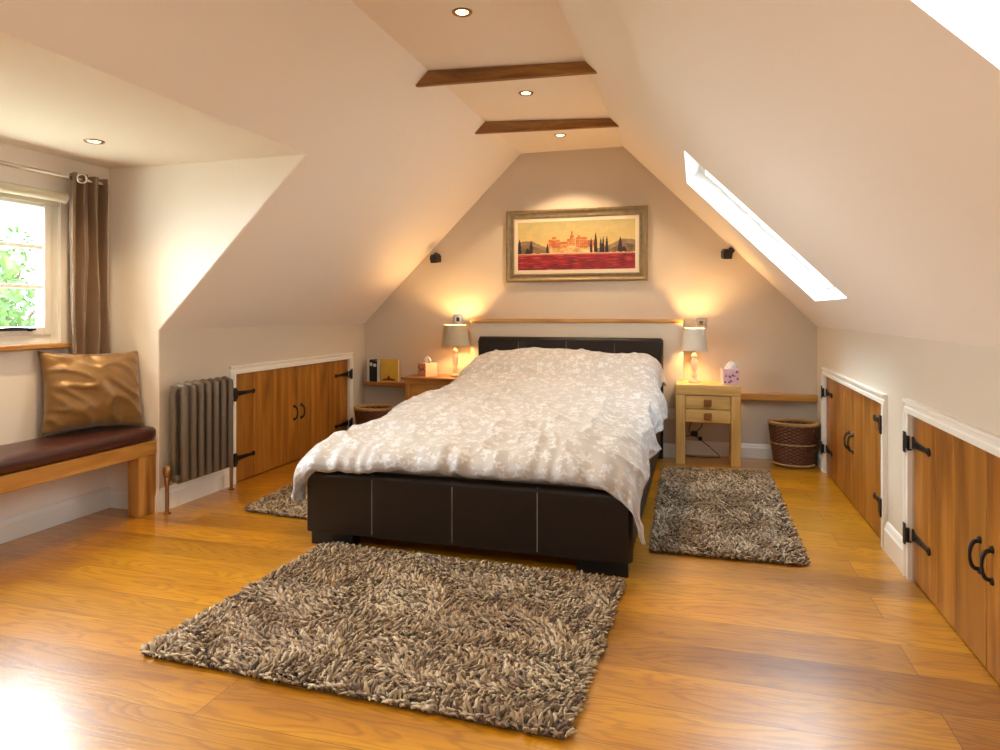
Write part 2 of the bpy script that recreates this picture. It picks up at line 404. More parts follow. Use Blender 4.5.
# ------------------------------------------------------------------ the room shell
fl = MB().box((XW-.1, YF-.1, -.1), (XR+.1, YB+.1, 0)); struct('floor', fl, M['floor'])
c = MB().box((XCL-.05, YF-.1, ZC), (XCR+.05, YB+.1, ZC+.12)); struct('ceiling', c, M['ceil'])
T_ = .12
gab = [(XL-.1,YB,-.1),(XR+.1,YB,-.1),(XR+.1,YB,ZR),(XR,YB,ZR+.02),(XCR,YB,ZC+.05),(XCL,YB,ZC+.05),(XL,YB,ZL+.02),(XL-.1,YB,ZL)]
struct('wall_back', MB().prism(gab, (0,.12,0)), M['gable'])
FW = (-1.45, -.55, 1.1, 1.9)      # unseen gable window, added behind the camera as fill light
def gable_front():
    mb = MB(); x0, x1, z0, z1 = FW
    zl = lambda x: ZL+(x-XL)*(ZC-ZL)/(XCL-XL)+.05; zr = lambda x: ZR+(XR-x)*(ZC-ZR)/(XR-XCR)+.05
    mb.prism([(XL-.1,YF-.12,-.1),(x0,YF-.12,-.1),(x0,YF-.12,min(zl(x0),ZC+.05)),(XL-.1,YF-.12,ZL-.04)], (0,.12,0))
    mb.prism([(x1,YF-.12,-.1),(XR+.1,YF-.12,-.1),(XR+.1,YF-.12,ZR-.04),(x1,YF-.12,zr(x1))], (0,.12,0))
    mb.prism([(x0,YF-.12,-.1),(x1,YF-.12,-.1),(x1,YF-.12,z0),(x0,YF-.12,z0)], (0,.12,0))
    mb.prism([(x0,YF-.12,z1),(x1,YF-.12,z1),(x1,YF-.12,zr(x1)),(XCR,YF-.12,ZC+.05),(XCL,YF-.12,ZC+.05),(x0,YF-.12,zl(x0))], (0,.12,0))
    return mb
struct('wall_front', gable_front(), M['paint'])
# knee walls with cupboard openings
LD = (3.82, 5.355, .0, .735)
RD1 = (3.70, 5.275, .0, .70)
RD2 = (1.74, 3.262, .0, .715)
k = MB().slab((XR, YF, 0), (0,1,0), (0,0,1), (1,0,0), YB-YF, ZR, .1, [(RD1[0]-YF, RD1[1]-YF, -1, RD1[3]), (RD2[0]-YF, RD2[1]-YF, -1, RD2[3])])
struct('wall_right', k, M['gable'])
k = MB().slab((XL, YF, 0), (0,1,0), (0,0,1), (-1,0,0), YB-YF, ZL, .1, [(LD[0]-YF, LD[1]-YF, -1, LD[3]), (YD0-YF, YD1-YF, -1, 9)])
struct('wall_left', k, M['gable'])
# right slope with two roof windows
Ur = Vector((XCR-XR, 0, ZC-ZR)); WR = Ur.length; Ur.normalize(); Nr = Vector((-Ur.z, 0, Ur.x)) * -1
if Nr.z < 0: Nr = -Nr
def us(x): return (XR-x)/(XR-XCR)*WR
SK = [(us(.708), us(-.065), 3.655, 4.585), (us(.708), us(-.065), .22, 1.148)]
TR = .16
k = MB().slab((XR, YF, ZR), Ur, (0,1,0), Nr, WR, YB-YF, TR, [(a, b, c_-YF, d-YF) for a, b, c_, d in SK], 0, 1)
struct('wall_slope_right', k, [M['paint'], M['reveal']])
# left slope with the dormer cut out
Ul = Vector((XCL-XL, 0, ZC-ZL)); WL = Ul.length; Ul.normalize(); Nl = Vector((-Ul.z, 0, Ul.x))
if Nl.z < 0: Nl = -Nl
udl = (XDE-XL)/(XCL-XL)*WL
k = MB().slab((XL, YF, ZL), Ul, (0,1,0), Nl, WL, YB-YF, .1, [(-1, udl, YD0-YF, YD1-YF)])
struct('wall_slope_left', k, M['paint'])
ch = [(XW-.12, 0), (XL-.004, 0), (XL-.004, ZL+.003), (XDE-.004, ZD+.003), (XDE-.004, ZD+.1), (XW-.12, ZD+.1)]
struct('wall_dormer_far', MB().prism([(x, YD1-.004, z) for x, z in ch], (0,.1,0)), M['paint'])
struct('wall_dormer_near', MB().prism([(x, YD0-.096, z) for x, z in ch], (0,.1,0)), M['paint'])
struct('ceiling_dormer', MB().prism([(XW-.12,YD0,ZD),(XDE,YD0,ZD),(XDE+.09,YD0,ZD+.1),(XW-.12,YD0,ZD+.1)], (0,YD1-YD0,0)), M['ceil'])
WY0, WY1, WZ0, WZ1 = 1.33, 2.85, .985, 1.80
struct('wall_window', MB().slab((XW, YD0, 0), (0,1,0), (0,0,1), (-1,0,0), YD1-YD0, ZD, .12, [(WY0-YD0, WY1-YD0, WZ0, WZ1)], 0, 1), [M['paint'], M['reveal']])
# boxed-out wall behind the bed head
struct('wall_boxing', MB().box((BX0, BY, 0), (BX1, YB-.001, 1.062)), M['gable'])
# back of eaves spaces behind cupboard doors so that no sky shows through gaps
struct('wall_eaves_right', MB().box((XR+.1, YF, -.1), (XR+.14, YB, ZR)), M['paint'])
struct('wall_eaves_left', MB().box((XL-.14, YD1+.1, -.1), (XL-.1, YB, ZL)), M['paint'])

# baseboards
def skirting(name, p, q, n, h=.11, t=.018):
    p, q, n = Vector(p), Vector(q), Vector(n)
    prof = [(0,0),(t,0),(t,h*.72),(t*.75,h*.8),(t*.55,h*.93),(t*.3,h),(0,h)]
    poly = [p + n*a + Vector((0,0,z)) for a, z in prof]
    return struct(name, MB().prism(poly, q-p), M['trim'])
skirting('baseboard_back_right', (BX1, YB, 0), (XR, YB, 0), (0,-1,0))
skirting('baseboard_back_left', (XL, YB, 0), (BX0, YB, 0), (0,-1,0))
skirting('baseboard_boxing', (BX0, BY, 0), (BX1, BY, 0), (0,-1,0))
skirting('baseboard_right', (XR, RD2[1]+.06, 0), (XR, RD1[0]-.055, 0), (-1,0,0), .14)
skirting('baseboard_right_far', (XR, RD1[1]+.05, 0), (XR, YB-.02, 0), (-1,0,0))
skirting('baseboard_left', (XL, YD1+.001, 0), (XL, LD[0]-.06, 0), (1,0,0), .13)
skirting('baseboard_left_far', (XL, LD[1]+.065, 0), (XL, YB-.02, 0), (1,0,0))
skirting('baseboard_window', (XW, YD0, 0), (XW, YD1, 0), (1,0,0), .12)
skirting('baseboard_dormer', (XW+.018, YD1, 0), (XL+.001, YD1, 0), (0,-1,0), .12)

# moulded casings around the eaves cupboards
def casing(name, x, s, Y0, Y1, H, w=.055):
    """s = +1 faces +x; U-shaped casing of two uprights and a head"""
    mb = MB()
    def stick(poly2, along0, along1, horizontal):
        pass
    prof = [(0, 0), (.018, 0), (.018, w*.35), (.012, w*.45), (.012, w*.7), (.022, w*.8), (.022, w), (0, w)]
    # uprights
    for ye, dy in ((Y0, -1), (Y1, 1)):
        mb.prism([(x+s*a, ye+dy*b_, 0) for a, b_ in prof], (0,0,H))
    mb.prism([(x+s*a, Y0-w, H+b_) for a, b_ in prof], (0, Y1-Y0+2*w, 0))
    return struct(name, mb, M['trim'])
casing('trim_1', XR, -1, *RD1[:2], RD1[3], .05)
casing('trim_2', XR, -1, *RD2[:2], RD2[3], .058)
casing('trim_3', XL, 1, *LD[:2], LD[3], .055)

# ------------------------------------------------------------------ eaves cupboard doors
def cupboard_door(x, s, y0, y1, H, hinge_at, nboards, hinge_z, hz, label, grp=None):
    """door leaf between y0..y1, face at x (room side +s). hinge_at 0 -> at y0, 1 -> at y1"""
    t = thing('cupboard_door', (x, (y0+y1)/2, 0), label, 'cupboard door')
    mb = MB(); g = .002; w = (y1-y0-2*g)/nboards
    ws = [1+.25*math.sin(k_*2.1+y0) for k_ in range(nboards)]; tot = sum(ws); a = y0+g
    for k_ in range(nboards):
        b_ = a+ws[k_]/tot*(y1-y0-2*g)
        mb.box((x-s*.03, a+.0008, .006), (x-s*.004, b_-.0008, H-.004)); a = b_
    mb.build('board_panel', M['door'], t, bevel=.0035)
    yh = y0 if hinge_at == 0 else y1; d = 1 if hinge_at == 0 else -1
    xf = x+s*.0
    for z in hinge_z:
        h = MB()
        # fixed leaf on the casing
        h.box((x+s*.0225, yh-d*.036, z-.045), (x+s*.0285, yh-d*.008, z+.045))
        h.cyl((x+s*.02, yh-d*.001, z-.03), (x+s*.02, yh-d*.001, z+.03), .009, n=12)
        # tapering strap with a round end
        L = .235
        pts = [(0,.027),(.03,.017),(.16,.010),(.185,.009)]
        poly = [(x-s*.004, yh+d*u, z+v) for u, v in pts]
        for k_ in range(9):
            an = PI*.75 - k_*PI*1.5/8
            poly.append((x-s*.004, yh+d*(L-.03+math.cos(an)*.017), z+math.sin(an)*.017))
        poly += [(x-s*.004, yh+d*u, z-v) for u, v in pts[::-1]]
        h.prism(poly, (s*.007,0,0))
        for u in (.05, .12, .205):
            h.cyl((x+s*.003, yh+d*u, z), (x+s*.0065, yh+d*u, z), .005, n=8)
        h.cyl((x+s*.004, yh, z-.03), (x+s*.02, yh, z-.03), .004, n=6)
        h.build('strap_hinge', M['iron'], t, bevel=.001)
    # D handle
    yy = (y1 - .048) if hinge_at == 0 else (y0 + .048)
    hd = MB()
    for z in (hz-.05, hz+.05):
        hd.cyl((x-s*.004, yy, z), (x+s*.003, yy, z), .013, .010, n=14)
    path = []
    for k_ in range(13):
        t_ = k_/12; an = PI*t_
        path.append((x+s*(.002+.024*math.sin(an)**.7), yy, hz-.046*math.cos(an)))
    hd.tube(path, [.005+.002*abs(math.cos(PI*q/12)) for q in range(13)], 8)
    hd.build('pull_handle', M['iron'], t, smooth='auto')
    return t
hR = (.165, .595)
m1 = 4.46
cupboard_door(XR, -1, m1, RD1[1]-.002, RD1[3], 1, 3, (.175, .575), .37, 'oak plank cupboard door in right knee wall, next to the wicker waste basket')
cupboard_door(XR, -1, RD1[0]+.002, m1, RD1[3], 0, 3, (.195, .60), .37, 'oak plank cupboard door of the far right pair, on the side away from the basket')
m2 = 2.505
cupboard_door(XR, -1, m2, RD2[1]-.002, RD2[3], 1, 3, (.195, .59), .355, 'large oak cupboard door at right with two black strap hinges in full view, nearest pair')
cupboard_door(XR, -1, RD2[0]+.002, m2, RD2[3], 0, 3, (.195, .59), .355, 'oak cupboard door cut off by the right edge of the view')
m3 = 4.575
cupboard_door(XL, 1, LD[0]+.002, m3, LD[3], 0, 3, (.165, .60), .375, 'oak plank cupboard door in left knee wall beside the column radiator')
cupboard_door(XL, 1, m3, LD[1]-.002, LD[3], 1, 3, (.165, .60), .375, 'oak plank cupboard door in left knee wall on the side nearer the book ledge')

# ------------------------------------------------------------------ dormer window
wf = MB()
xo, xi = XW-.085, XW-.03           # frame sits in the wall
def ring(mb, y0, y1, z0, z1, w, x0, x1, mi=0):
    mb.box((x0,y0,z0),(x1,y0+w,z1),mi); mb.box((x0,y1-w,z0),(x1,y1,z1),mi)
    mb.box((x0,y0+w,z0),(x1,y1-w,z0+w),mi); mb.box((x0,y0+w,z1-w),(x1,y1-w,z1),mi)
ring(wf, WY0, WY1, WZ0+.0, WZ1, .045, xo, xi+.01)
ymid = (WY0+WY1)/2
wf.box((xo, ymid-.03, WZ0), (xi+.01, ymid+.03, WZ1))
win = struct('window_1', wf, M['upvc'], bevel=.004)
for (a, b_) in ((ymid+.03, WY1-.045), (WY0+.045, ymid-.03)):
    sash = MB(); ring(sash, a+.002, b_-.002, WZ0+.045, WZ1-.052, .042, xo+.015, xi+.022)
    sa = sash.build('casement_sash', M['upvc'], win, bevel=.005)
    gb = MB()
    g0, g1, h0, h1 = a+.044, b_-.044, WZ0+.087, WZ1-.094
    yc = (g0+g1)/2
    gb.box((xo+.03, yc-.012, h0), (xi+.01, yc+.012, h1))
    for q in (1, 2):
        zz = h0+(h1-h0)*q/3
        gb.box((xo+.03, g0, zz-.011), (xi+.01, g1, zz+.011))
    gb.build('glazing_bars', M['upvc'], sa, bevel=.003)
    p = MB().box((xo+.033, g0-.008, h0-.008), (xo+.037, g1+.008, h1+.008))
    p.build('glass_pane', M['glass'], sa)
w4 = MB(); x0, x1, z0, z1 = FW  # frame and glass of the added fill window
for a, b_ in ((x0, x0+.05), (x1-.05, x1), ((x0+x1)/2-.03, (x0+x1)/2+.03)): w4.box((a, YF-.10, z0), (b_, YF-.04, z1))
for a, b_ in ((z0, z0+.05), (z1-.05, z1)): w4.box((x0, YF-.10, a), (x1, YF-.04, b_))
w4 = struct('window_4', w4, M['upvc'])
MB().box((x0+.02, YF-.075, z0+.02), (x1-.02, YF-.071, z1-.02)).build('glass_pane', M['glass'], w4)
# casement stay on the bottom rail
st = MB()
yb0 = WY1-.05-.30
st.box((xi+.022, yb0-.07, WZ0+.068), (xi+.03, yb0+.19, WZ0+.078))
st.tube([(xi+.026, yb0-.07, WZ0+.073), (xi+.04, yb0-.02, WZ0+.078), (xi+.045, yb0+.06, WZ0+.083), (xi+.04, yb0+.14, WZ0+.08), (xi+.032, yb0+.2, WZ0+.074)], .0065, 8)
st.cyl((xi+.02, yb0+.17, WZ0+.073), (xi+.045, yb0+.17, WZ0+.073), .009, n=10)
st.build('casement_stay', M['iron'], win)
# oak window board
wb = MB().box((XW-.03, WY0-.03, WZ0-.03), (XW+.055, WY1+.02, WZ0-.004))
tag(wb.build('window_sill', M['oak_y'], bevel=.006), 'light oak window board under the dormer window', 'window sill')
# roller blind
rb = thing('roller_blind', (XW+.03, 2.1, 1.8), 'rolled-up cream roller blind above the dormer window panes', 'blind')
MB().cyl((XW+.036, WY0-.01, 1.768), (XW+.036, WY1-.012, 1.768), .026, n=24).build('blind_roll', M['blind'], rb, smooth='auto')
MB().box((XW+.012, WY0, 1.722), (XW+.018, WY1-.02, 1.768)).build('bottom_bar', M['blind'], rb, bevel=.002)
for yy in (WY0-.018, WY1-.012): MB().cyl((XW+.036, yy, 1.768), (XW+.036, yy+.008, 1.768), .03, n=20).build('end_bracket', M['trim'], rb)

# curtain pole and curtain
zp = 1.875; xp = XW+.085
cp = thing('curtain_pole', (xp, 2.1, zp), 'thin brushed metal curtain pole over the dormer window', 'curtain pole')
MB().cyl((xp, YD0+.02, zp), (xp, 3.04, zp), .012, n=16).build('pole', M['chrome'], cp, smooth='auto')
f = MB(); f.lathe((0,0,0), [(0,0),(.014,.002),(.017,.014),(.012,.028),(0,.031)], 16, T=Matrix.Translation((xp, 3.04, zp)) @ Matrix.Rotation(-PI/2, 4, 'X')); f.build('finial', M['chrome'], cp, smooth='auto')
f = MB()
f.box((XW, 2.90, zp-.02), (XW+.006, 2.92, zp+.02)); f.box((XW+.004, 2.905, zp-.006), (xp, 2.915, zp+.004)); f.build('bracket', M['chrome'], cp)
f = MB(); f.box((XW, 1.2, zp-.02), (XW+.006, 1.22, zp+.02)); f.box((XW+.004, 1.205, zp-.006), (xp, 1.215, zp+.004)); f.build('bracket', M['chrome'], cp)
cu = thing('curtain', (xp, 2.94, .5), 'brown satin eyelet curtain gathered beside the dormer window', 'curtain')
mb = MB(); nu, nv = 110, 50; vs = []; fs = []
CY0, CY1, CZ0, CZ1 = 2.825, 3.045, .90, 1.905
def curtain_pt(u, v):
    z = CZ0+(CZ1-CZ0)*v
    ph = u*PI*2*3.1+.4
    amp = .036*(1-.25*(1-v))
    wob = .010*noise.noise(Vector((u*6, v*3, 1.3))) + .012*math.sin(v*5+u*9)*(1-v)
    x = xp+.004 + amp*math.sin(ph) + .35*amp*math.sin(2*ph+1+v) + wob
    spread = 1+.10*(1-v)
    y = CY0-.008*(1-v)+(CY1-CY0)*spread*u + .006*math.cos(ph*1.0) + .006*noise.noise(Vector((u*9, v*5, 4)))
    return (x, y, z)
for j in range(nv+1):
    for i in range(nu+1): vs.append(curtain_pt(i/nu, j/nv))
for j in range(nv):
    for i in range(nu): fs.append((j*(nu+1)+i, j*(nu+1)+i+1, (j+1)*(nu+1)+i+1, (j+1)*(nu+1)+i))
mb.add(vs, fs)
o = mb.build('cloth', M['curtain'], cu, smooth=True)
sd = o.modifiers.new('s', 'SOLIDIFY'); sd.thickness = .003
for yy in (2.862,):
    ey = MB(); R_, r_ = .023, .005
    ey.lathe((0,0,0), [(R_+r_*math.cos(a), r_*math.sin(a)) for a in [2*PI*q/8 for q in range(8)]], 24, closed=True, T=Matrix.Translation((xp+.048 if yy < 2.9 else xp+.01, yy, zp-.004)) @ Matrix.Rotation(PI/2, 4, 'Y') @ Matrix.Rotation(.5, 4, 'X'))
    ey.build('eyelet', M['chrome'], cu, smooth=True)

# ------------------------------------------------------------------ window seat bench
bn = thing('window_bench', (-3.15, 2.1, 0), 'oak bench with padded brown leather seat under the dormer window', 'bench')
by0, by1 = 1.0, 3.162
MB().box((XW+.02, by0, .335), (XL-.012, by1, .415)).build('seat_frame', M['oak_y'], bn, bevel=.004)
for a, b_ in ((by1-.125, by1), (by0, by0+.125)):
    MB().box((XL-.095, a, 0), (XL-.016, b_, .334)).build('leg', M['oak_z'], bn, bevel=.004)
mb = MB(); vs = []; fs = []
sx0, sx1 = XW+.012, XL+.0
def seatpad():
    n1, n2 = 16, 90; top = []; 
    mbb = MB(); V = []; F = []
    ring_ = []
    for j in range(n2+1):
        y = by0+(by1-by0)*j/n2
        row = []
        for i in range(28):
            a = 2*PI*i/28
            ca, sa = math.cos(a), math.sin(a)
            ex = math.copysign(abs(ca)**.28, ca); ez = math.copysign(abs(sa)**.5, sa)
            end = min(1, (min(j, n2-j)/2.2)); k_ = .90+.10*end**.5
            xx = (sx0+sx1)/2+ex*(sx1-sx0)/2*k_; zz = .456+ez*.041*k_
            if sa > 0: zz += .006*noise.noise(Vector((xx*6, y*4, 0)))
            row.append((xx, y, zz))
        V += row
    for j in range(n2):
        for i in range(28): F.append((j*28+i, j*28+(i+1) % 28, (j+1)*28+(i+1) % 28, (j+1)*28+i))
    F += [tuple(range(28)), tuple(range(n2*28, n2*28+28))[::-1]]
    mbb.add(V, F); return mbb
seatpad().build('seat_cushion', M['benchleather'], bn, smooth='auto')

# gold cushion leaning on the window wall
def pillow(w, h, t, seed, n=44):
    V = []; F = []
    for side in (1, -1):
        for j in range(n+1):
            for i in range(n+1):
                u = -1+2*i/n; v = -1+2*j/n
                pu = 1-.055*(1-v*v)*0; 
                X = u*w/2*(1-.085*(1-v*v)*abs(u)**3); Z = v*h/2*(1-.09*(1-u*u)*abs(v)**3)
                e = max(0, (1-u*u))*max(0, (1-v*v))
                d = t/2*e**.55
                wr = noise.noise(Vector((u*1.2+seed, v*1.2, side)))*.024*e**.3
                wr += (1-abs(noise.noise(Vector((u*1.5+v*2.2+seed, v*1.1-u*.6, side*2+seed)))))**7*.022*e**.25
                edge = 1-max(abs(u), abs(v))
                wr += .006*math.sin(u*19+2*noise.noise(Vector((u*3,v*3,1))))*max(0, 1-(1-abs(v))*2.2)*(e**.2)+.006*math.sin(v*17+2*noise.noise(Vector((u*3,v*3,6))))*max(0, 1-(1-abs(u))*2.2)*(e**.2)
                V.append((X, -side*(d+wr*(1 if e > 0 else 0)), Z))
    o2 = (n+1)**2
    for s_ in (0, 1):
        for j in range(n):
            for i in range(n):
                a = s_*o2+j*(n+1)+i; q = (a, a+1, a+n+2, a+n+1)
                F.append(q if s_ == 0 else q[::-1])
    return V, F
V, F = pillow(.52, .44, .20, 3.1)
gc = MB()
# lean back on the wall: local -y is the front
Tm = Matrix.Translation((-3.175, 2.915, .722)) @ Matrix.Rotation(math.radians(70), 4, 'Z') @ Matrix.Rotation(math.radians(-12), 4, 'X') @ Matrix.Rotation(math.radians(2), 4, 'Y')
gc.add(V, F, 0, Tm)
gc.cyl((0,0,-.0),(0,0,.0001),.0001,n=3,T=Tm)
o = gc.build('cushion', M['gold'], smooth=True, fix=True)
tag(o, 'gold satin cushion propped in the corner of the leather window seat', 'cushion')

# ------------------------------------------------------------------ radiator
rd = thing('column_radiator', (-2.87, 3.43, 0), 'bronze-grey column radiator between the window bench and the cupboard', 'radiator')
n_r = 7; ry0, ry1 = 3.215, 3.607; z0r, z1r = .165, .735
for i in range(n_r):
    y = ry0+(ry1-ry0)*i/(n_r-1)
    s_ = MB()
    for xx in (-2.912, -2.838):
        s_.tube([(xx, y, z0r+.012), (xx, y, z0r+.03), (xx, y, z1r-.03), (xx, y, z1r-.012)], [.019, .0215, .0215, .019], 18)
    s_.tube([(-2.912, y, z1r-.022), (-2.875, y, z1r-.010), (-2.833, y, z1r-.022)], [.017, .021, .017], 12)
    s_.tube([(-2.912, y, z0r+.022), (-2.875, y, z0r+.010), (-2.833, y, z0r+.022)], [.017, .021, .017], 12)
    s_.build('column_section', M['rad'], rd, smooth='auto')
for z, ex in ((z1r-.028, .03), (z0r+.028, .05)):
    h = MB(); h.cyl((-2.873, ry0-ex, z), (-2.873, ry1+ex, z), .013, n=14)
    h.cyl((-2.873, ry0-.045, z), (-2.873, ry0-.02, z), .02, n=8)
    h.build('header_pipe', M['rad'], rd, smooth='auto')
for yy in (3.33, 3.54): MB().box((XL, yy-.012, z1r-.09), (-2.885, yy+.012, z1r-.06)).build('wall_bracket', M['rad'], rd)
for yv, big in ((3.150, 1), (3.700, .72)):
    v = MB(); xv = -2.90
    v.lathe((xv, yv, 0), [(0,0),(.022,.0),(.022,.004),(.011,.010),(.0105,.012),(.0105,.16),(.014,.162),(.014,.215),(.009,.218)] if big < 1 else
            [(0,0),(.022,.0),(.022,.004),(.011,.010),(.0105,.012),(.0105,.16),(.014,.162),(.014,.2),(.012,.205),(.019,.215),(.024,.24),(.019,.268),(.011,.275),(0,.277)], 18)
    if big < 1: v.lathe((xv, yv, 0), [(0,.215),(.012,.216),(.012,.24),(0,.243)], 14)
    sg = 1 if yv < ry0 else -1
    v.tube([(xv, yv, .193), (xv, yv+sg*.02, .193), (-2.873, yv+sg*.05, .193)], .011, 12)
    v.build('valve', M['copper'], rd, smooth='auto')

# ------------------------------------------------------------------ ceiling beams and downlights
def beam(yl, yr, zl, lab, zr):
    """collar beam fixed under the flat ceiling, ends cut to the slopes"""
    top = ZC-.001
    zb = zl
    kl = (ZC-ZL)/(XCL-XL); kr = (ZC-ZR)/(XR-XCR)
    xbl = XL+(zb-ZL)/kl; xbr = XR-(zr-ZR)/kr
    poly = [(XCL, yl, top), (XCR, yr, top), (xbr, yr, zr), (xbl, yl, zb)]
    mb = MB(); mb.prism(poly, (0,.035,0))
    return tag(mb.build('ceiling_beam', M['beam'], bevel=.004), lab, 'beam')
beam(3.56, 3.67, 2.445, 'dark oak ceiling beam nearer the camera, between two downlights', 2.46)
beam(4.63, 4.80, 2.445, 'dark oak ceiling beam nearer the gable wall with the painting', 2.465)

def spot_light(name, loc, power, size, col=(1,.76,.45), blend=.7, parent=None):
    L = bpy.data.lights.new(name, 'SPOT'); L.energy = power; L.color = col; L.spot_size = math.radians(size); L.spot_blend = blend; L.shadow_soft_size = .025
    o = bpy.data.objects.new(name, L); COL.objects.link(o)
    if parent: o.parent = parent; o.location = Vector(loc)-parent.location
    else: o.location = loc
    return o
def downlight(x, y, z, lab, power=34, size=128, blend=1):
    t = thing('ceiling_downlight', (x, y, z), lab, 'ceiling light')
    MB().lathe((x,y,z), [(.028,-.001),(.032,-.005),(.043,-.006),(.047,-.002),(.047,0),(.028,0)], 32, closed=True).build('bezel', M['copper'], t, smooth='auto')
    MB().lathe((x,y,z), [(0,-.0035),(.022,-.0033),(.029,-.001)], 24).build('lamp_face', M['spotbulb'], t, smooth=True)
    spot_light('spot', (x,y,z-.012), power, size, parent=t, blend=blend)
    return t
SP = 32
downlight(-1.034, 2.914, ZC, 'round recessed downlight nearest the camera, in front of both beams', SP)
downlight(-1.031, 4.104, ZC, 'round recessed downlight between the two oak ceiling beams', SP)
downlight(-1.020, 5.155, ZC, 'round recessed downlight between the far beam and the gable wall', 34, 114, .3)
for yy in (1.75, .55, -.65):  # extra downlights, added out of view to brighten the camera end
    downlight(-1.03, yy, ZC, 'unseen recessed downlight added to light the camera end of the room', SP)['group'] = 'downlights added outside the view'
downlight(-2.86, 2.63, ZD, 'round recessed downlight in the low dormer ceiling', 30, 120)

# ------------------------------------------------------------------ roof windows
def roof_window(n, a, b_, y0, y1, blindlab=None):
    o_ = Vector((XR, 0, ZR))
    def P(u, y, d): return o_ + Ur*u + Vector((0,y,0)) + Nr*d
    def rbox(mb, u0, u1, ya, yb, d0, d1):
        v = [P(u0,ya,d0),P(u1,ya,d0),P(u1,yb,d0),P(u0,yb,d0),P(u0,ya,d1),P(u1,ya,d1),P(u1,yb,d1),P(u0,yb,d1)]
        mb.add(v, [(0,3,2,1),(4,5,6,7),(0,1,5,4),(1,2,6,5),(2,3,7,6),(3,0,4,7)])
    w = .06; d0, d1 = TR-.05, TR+.02
    mb = MB()
    rbox(mb, a, b_, y0, y0+w, d0, d1); rbox(mb, a, b_, y1-w, y1, d0, d1)
    rbox(mb, a, a+w, y0+w, y1-w, d0, d1); rbox(mb, b_-w, b_, y0+w, y1-w, d0, d1)
    wn = struct('window_%d' % n, mb, M['reveal'], bevel=.004)
    g = MB(); rbox(g, a+w, b_-w, y0+w, y1-w, TR-.01, TR-.004); g.build('glass_pane', M['glass'], wn)
    hd = MB(); rbox(hd, b_-w-.035, b_-w-.012, y0+.2, y1-.2, d0-.025, d0-.008); hd.build('top_handle', M['chrome'], wn)
    return P
roof_window(2, *SK[0]); roof_window(3, *SK[1])

# ------------------------------------------------------------------ bed
bed = thing('double_bed', (-1.065, 4.2, 0), 'double bed with dark brown leather headboard and footboard', 'bed')
fx0, fx1 = -1.868, -.268
def padded(x0, x1, y0, y1, z0, z1, seams, name, bulge=.012, r=.03):
    """upholstered board across x; front face at y0, gently bulged between stitched seams"""
    nx, V, F = 96, [], []
    prof = []
    for a in range(7): t = PI/2*a/6; prof.append((y0+r-r*math.sin(t)*1, z1-r+r*math.cos(t)))    # top front round: from top to front
    prof = [(y1, z0), (y1, z1-r*.6), (y1-r*.3, z1-.004), (y1-r, z1)] + prof + [(y0, z1-r-(z1-r-z0)*q/8) for q in range(1, 8)] + [(y0, z0)]
    n = len(prof); sp = [x0]+list(seams)+[x1]
    for i in range(nx+1):
        x = x0+(x1-x0)*i/nx
        kk = 0
        for q in range(len(sp)-1):
            if sp[q] <= x <= sp[q+1]: u = (x-sp[q])/(sp[q+1]-sp[q]); kk = (max(0, 4*u*(1-u)))**.5
        end = min(x-x0, x1-x)
        er = 0 if end > .025 else (1-math.sqrt(max(0, 1-(1-end/.025)**2)))*.02
        for (y, z) in prof:
            wf = 1 if y < y1-.01 else 0
            yy = y - bulge*kk*wf + er*wf + .003*wf*noise.noise(Vector((x*9, z*7, y)))
            zz = z - (er if z > z1-r else 0)
            V.append((x, yy, zz))
    for i in range(nx):
        for k_ in range(n-1): F.append((i*n+k_, i*n+k_+1, (i+1)*n+k_+1, (i+1)*n+k_))
        F.append((i*n+n-1, i*n, (i+1)*n, (i+1)*n+n-1))
    F += [tuple(range(n))[::-1], tuple(range(nx*n, nx*n+n))]
    mb = MB().add(V, F); o = mb.build(name, M['leather'], bed, smooth='auto')
    for s_ in seams:
        for off in (0,):
            st_ = MB(); st_.tube([(s_+off, y0-.003, z0+.01), (s_+off, y0-.003, z1-r-.01), (s_+off, y0+r*.25, z1-r*.28)], .0024, 5)
            st_.build('seam_stitching', M['stitch'], o)
    return o
padded(fx0, fx1, 2.935, 3.00, .068, .372, (-1.50, -1.09, -.685), 'footboard')
hb = padded(-1.78, -.255, 5.40, 5.478, .12, .945, (-1.42, -1.02, -.63), 'headboard', .014, .035)
for x0, x1 in ((fx0+.005, fx0+.055), (fx1-.055, fx1-.005)):
    MB().box((x0, 3.0, .075), (x1, 5.42, .35)).build('side_rail', M['leather'], bed, bevel=.012)
for x0, x1 in ((-1.838, -1.61), (-.512, -.285)):
    MB().box((x0, 2.945, 0), (x1, 3.02, .075)).build('leg', M['blackfoot'], bed, bevel=.004)
for x0, x1 in ((-1.78, -1.70), (-.335, -.255)):
    MB().box((x0, 5.405, 0), (x1, 5.475, .13)).build('leg', M['blackfoot'], bed, bevel=.004)
MB().box((fx0+.056, 3.01, .24), (fx1-.056, 5.395, .27)).build('slat_base', M['oak_x'], bed)
mt = MB().box((fx0+.065, 3.015, .272), (fx1-.065, 5.39, .47)).build('mattress', M['mattress'], bed, bevel=.05, seg=4)

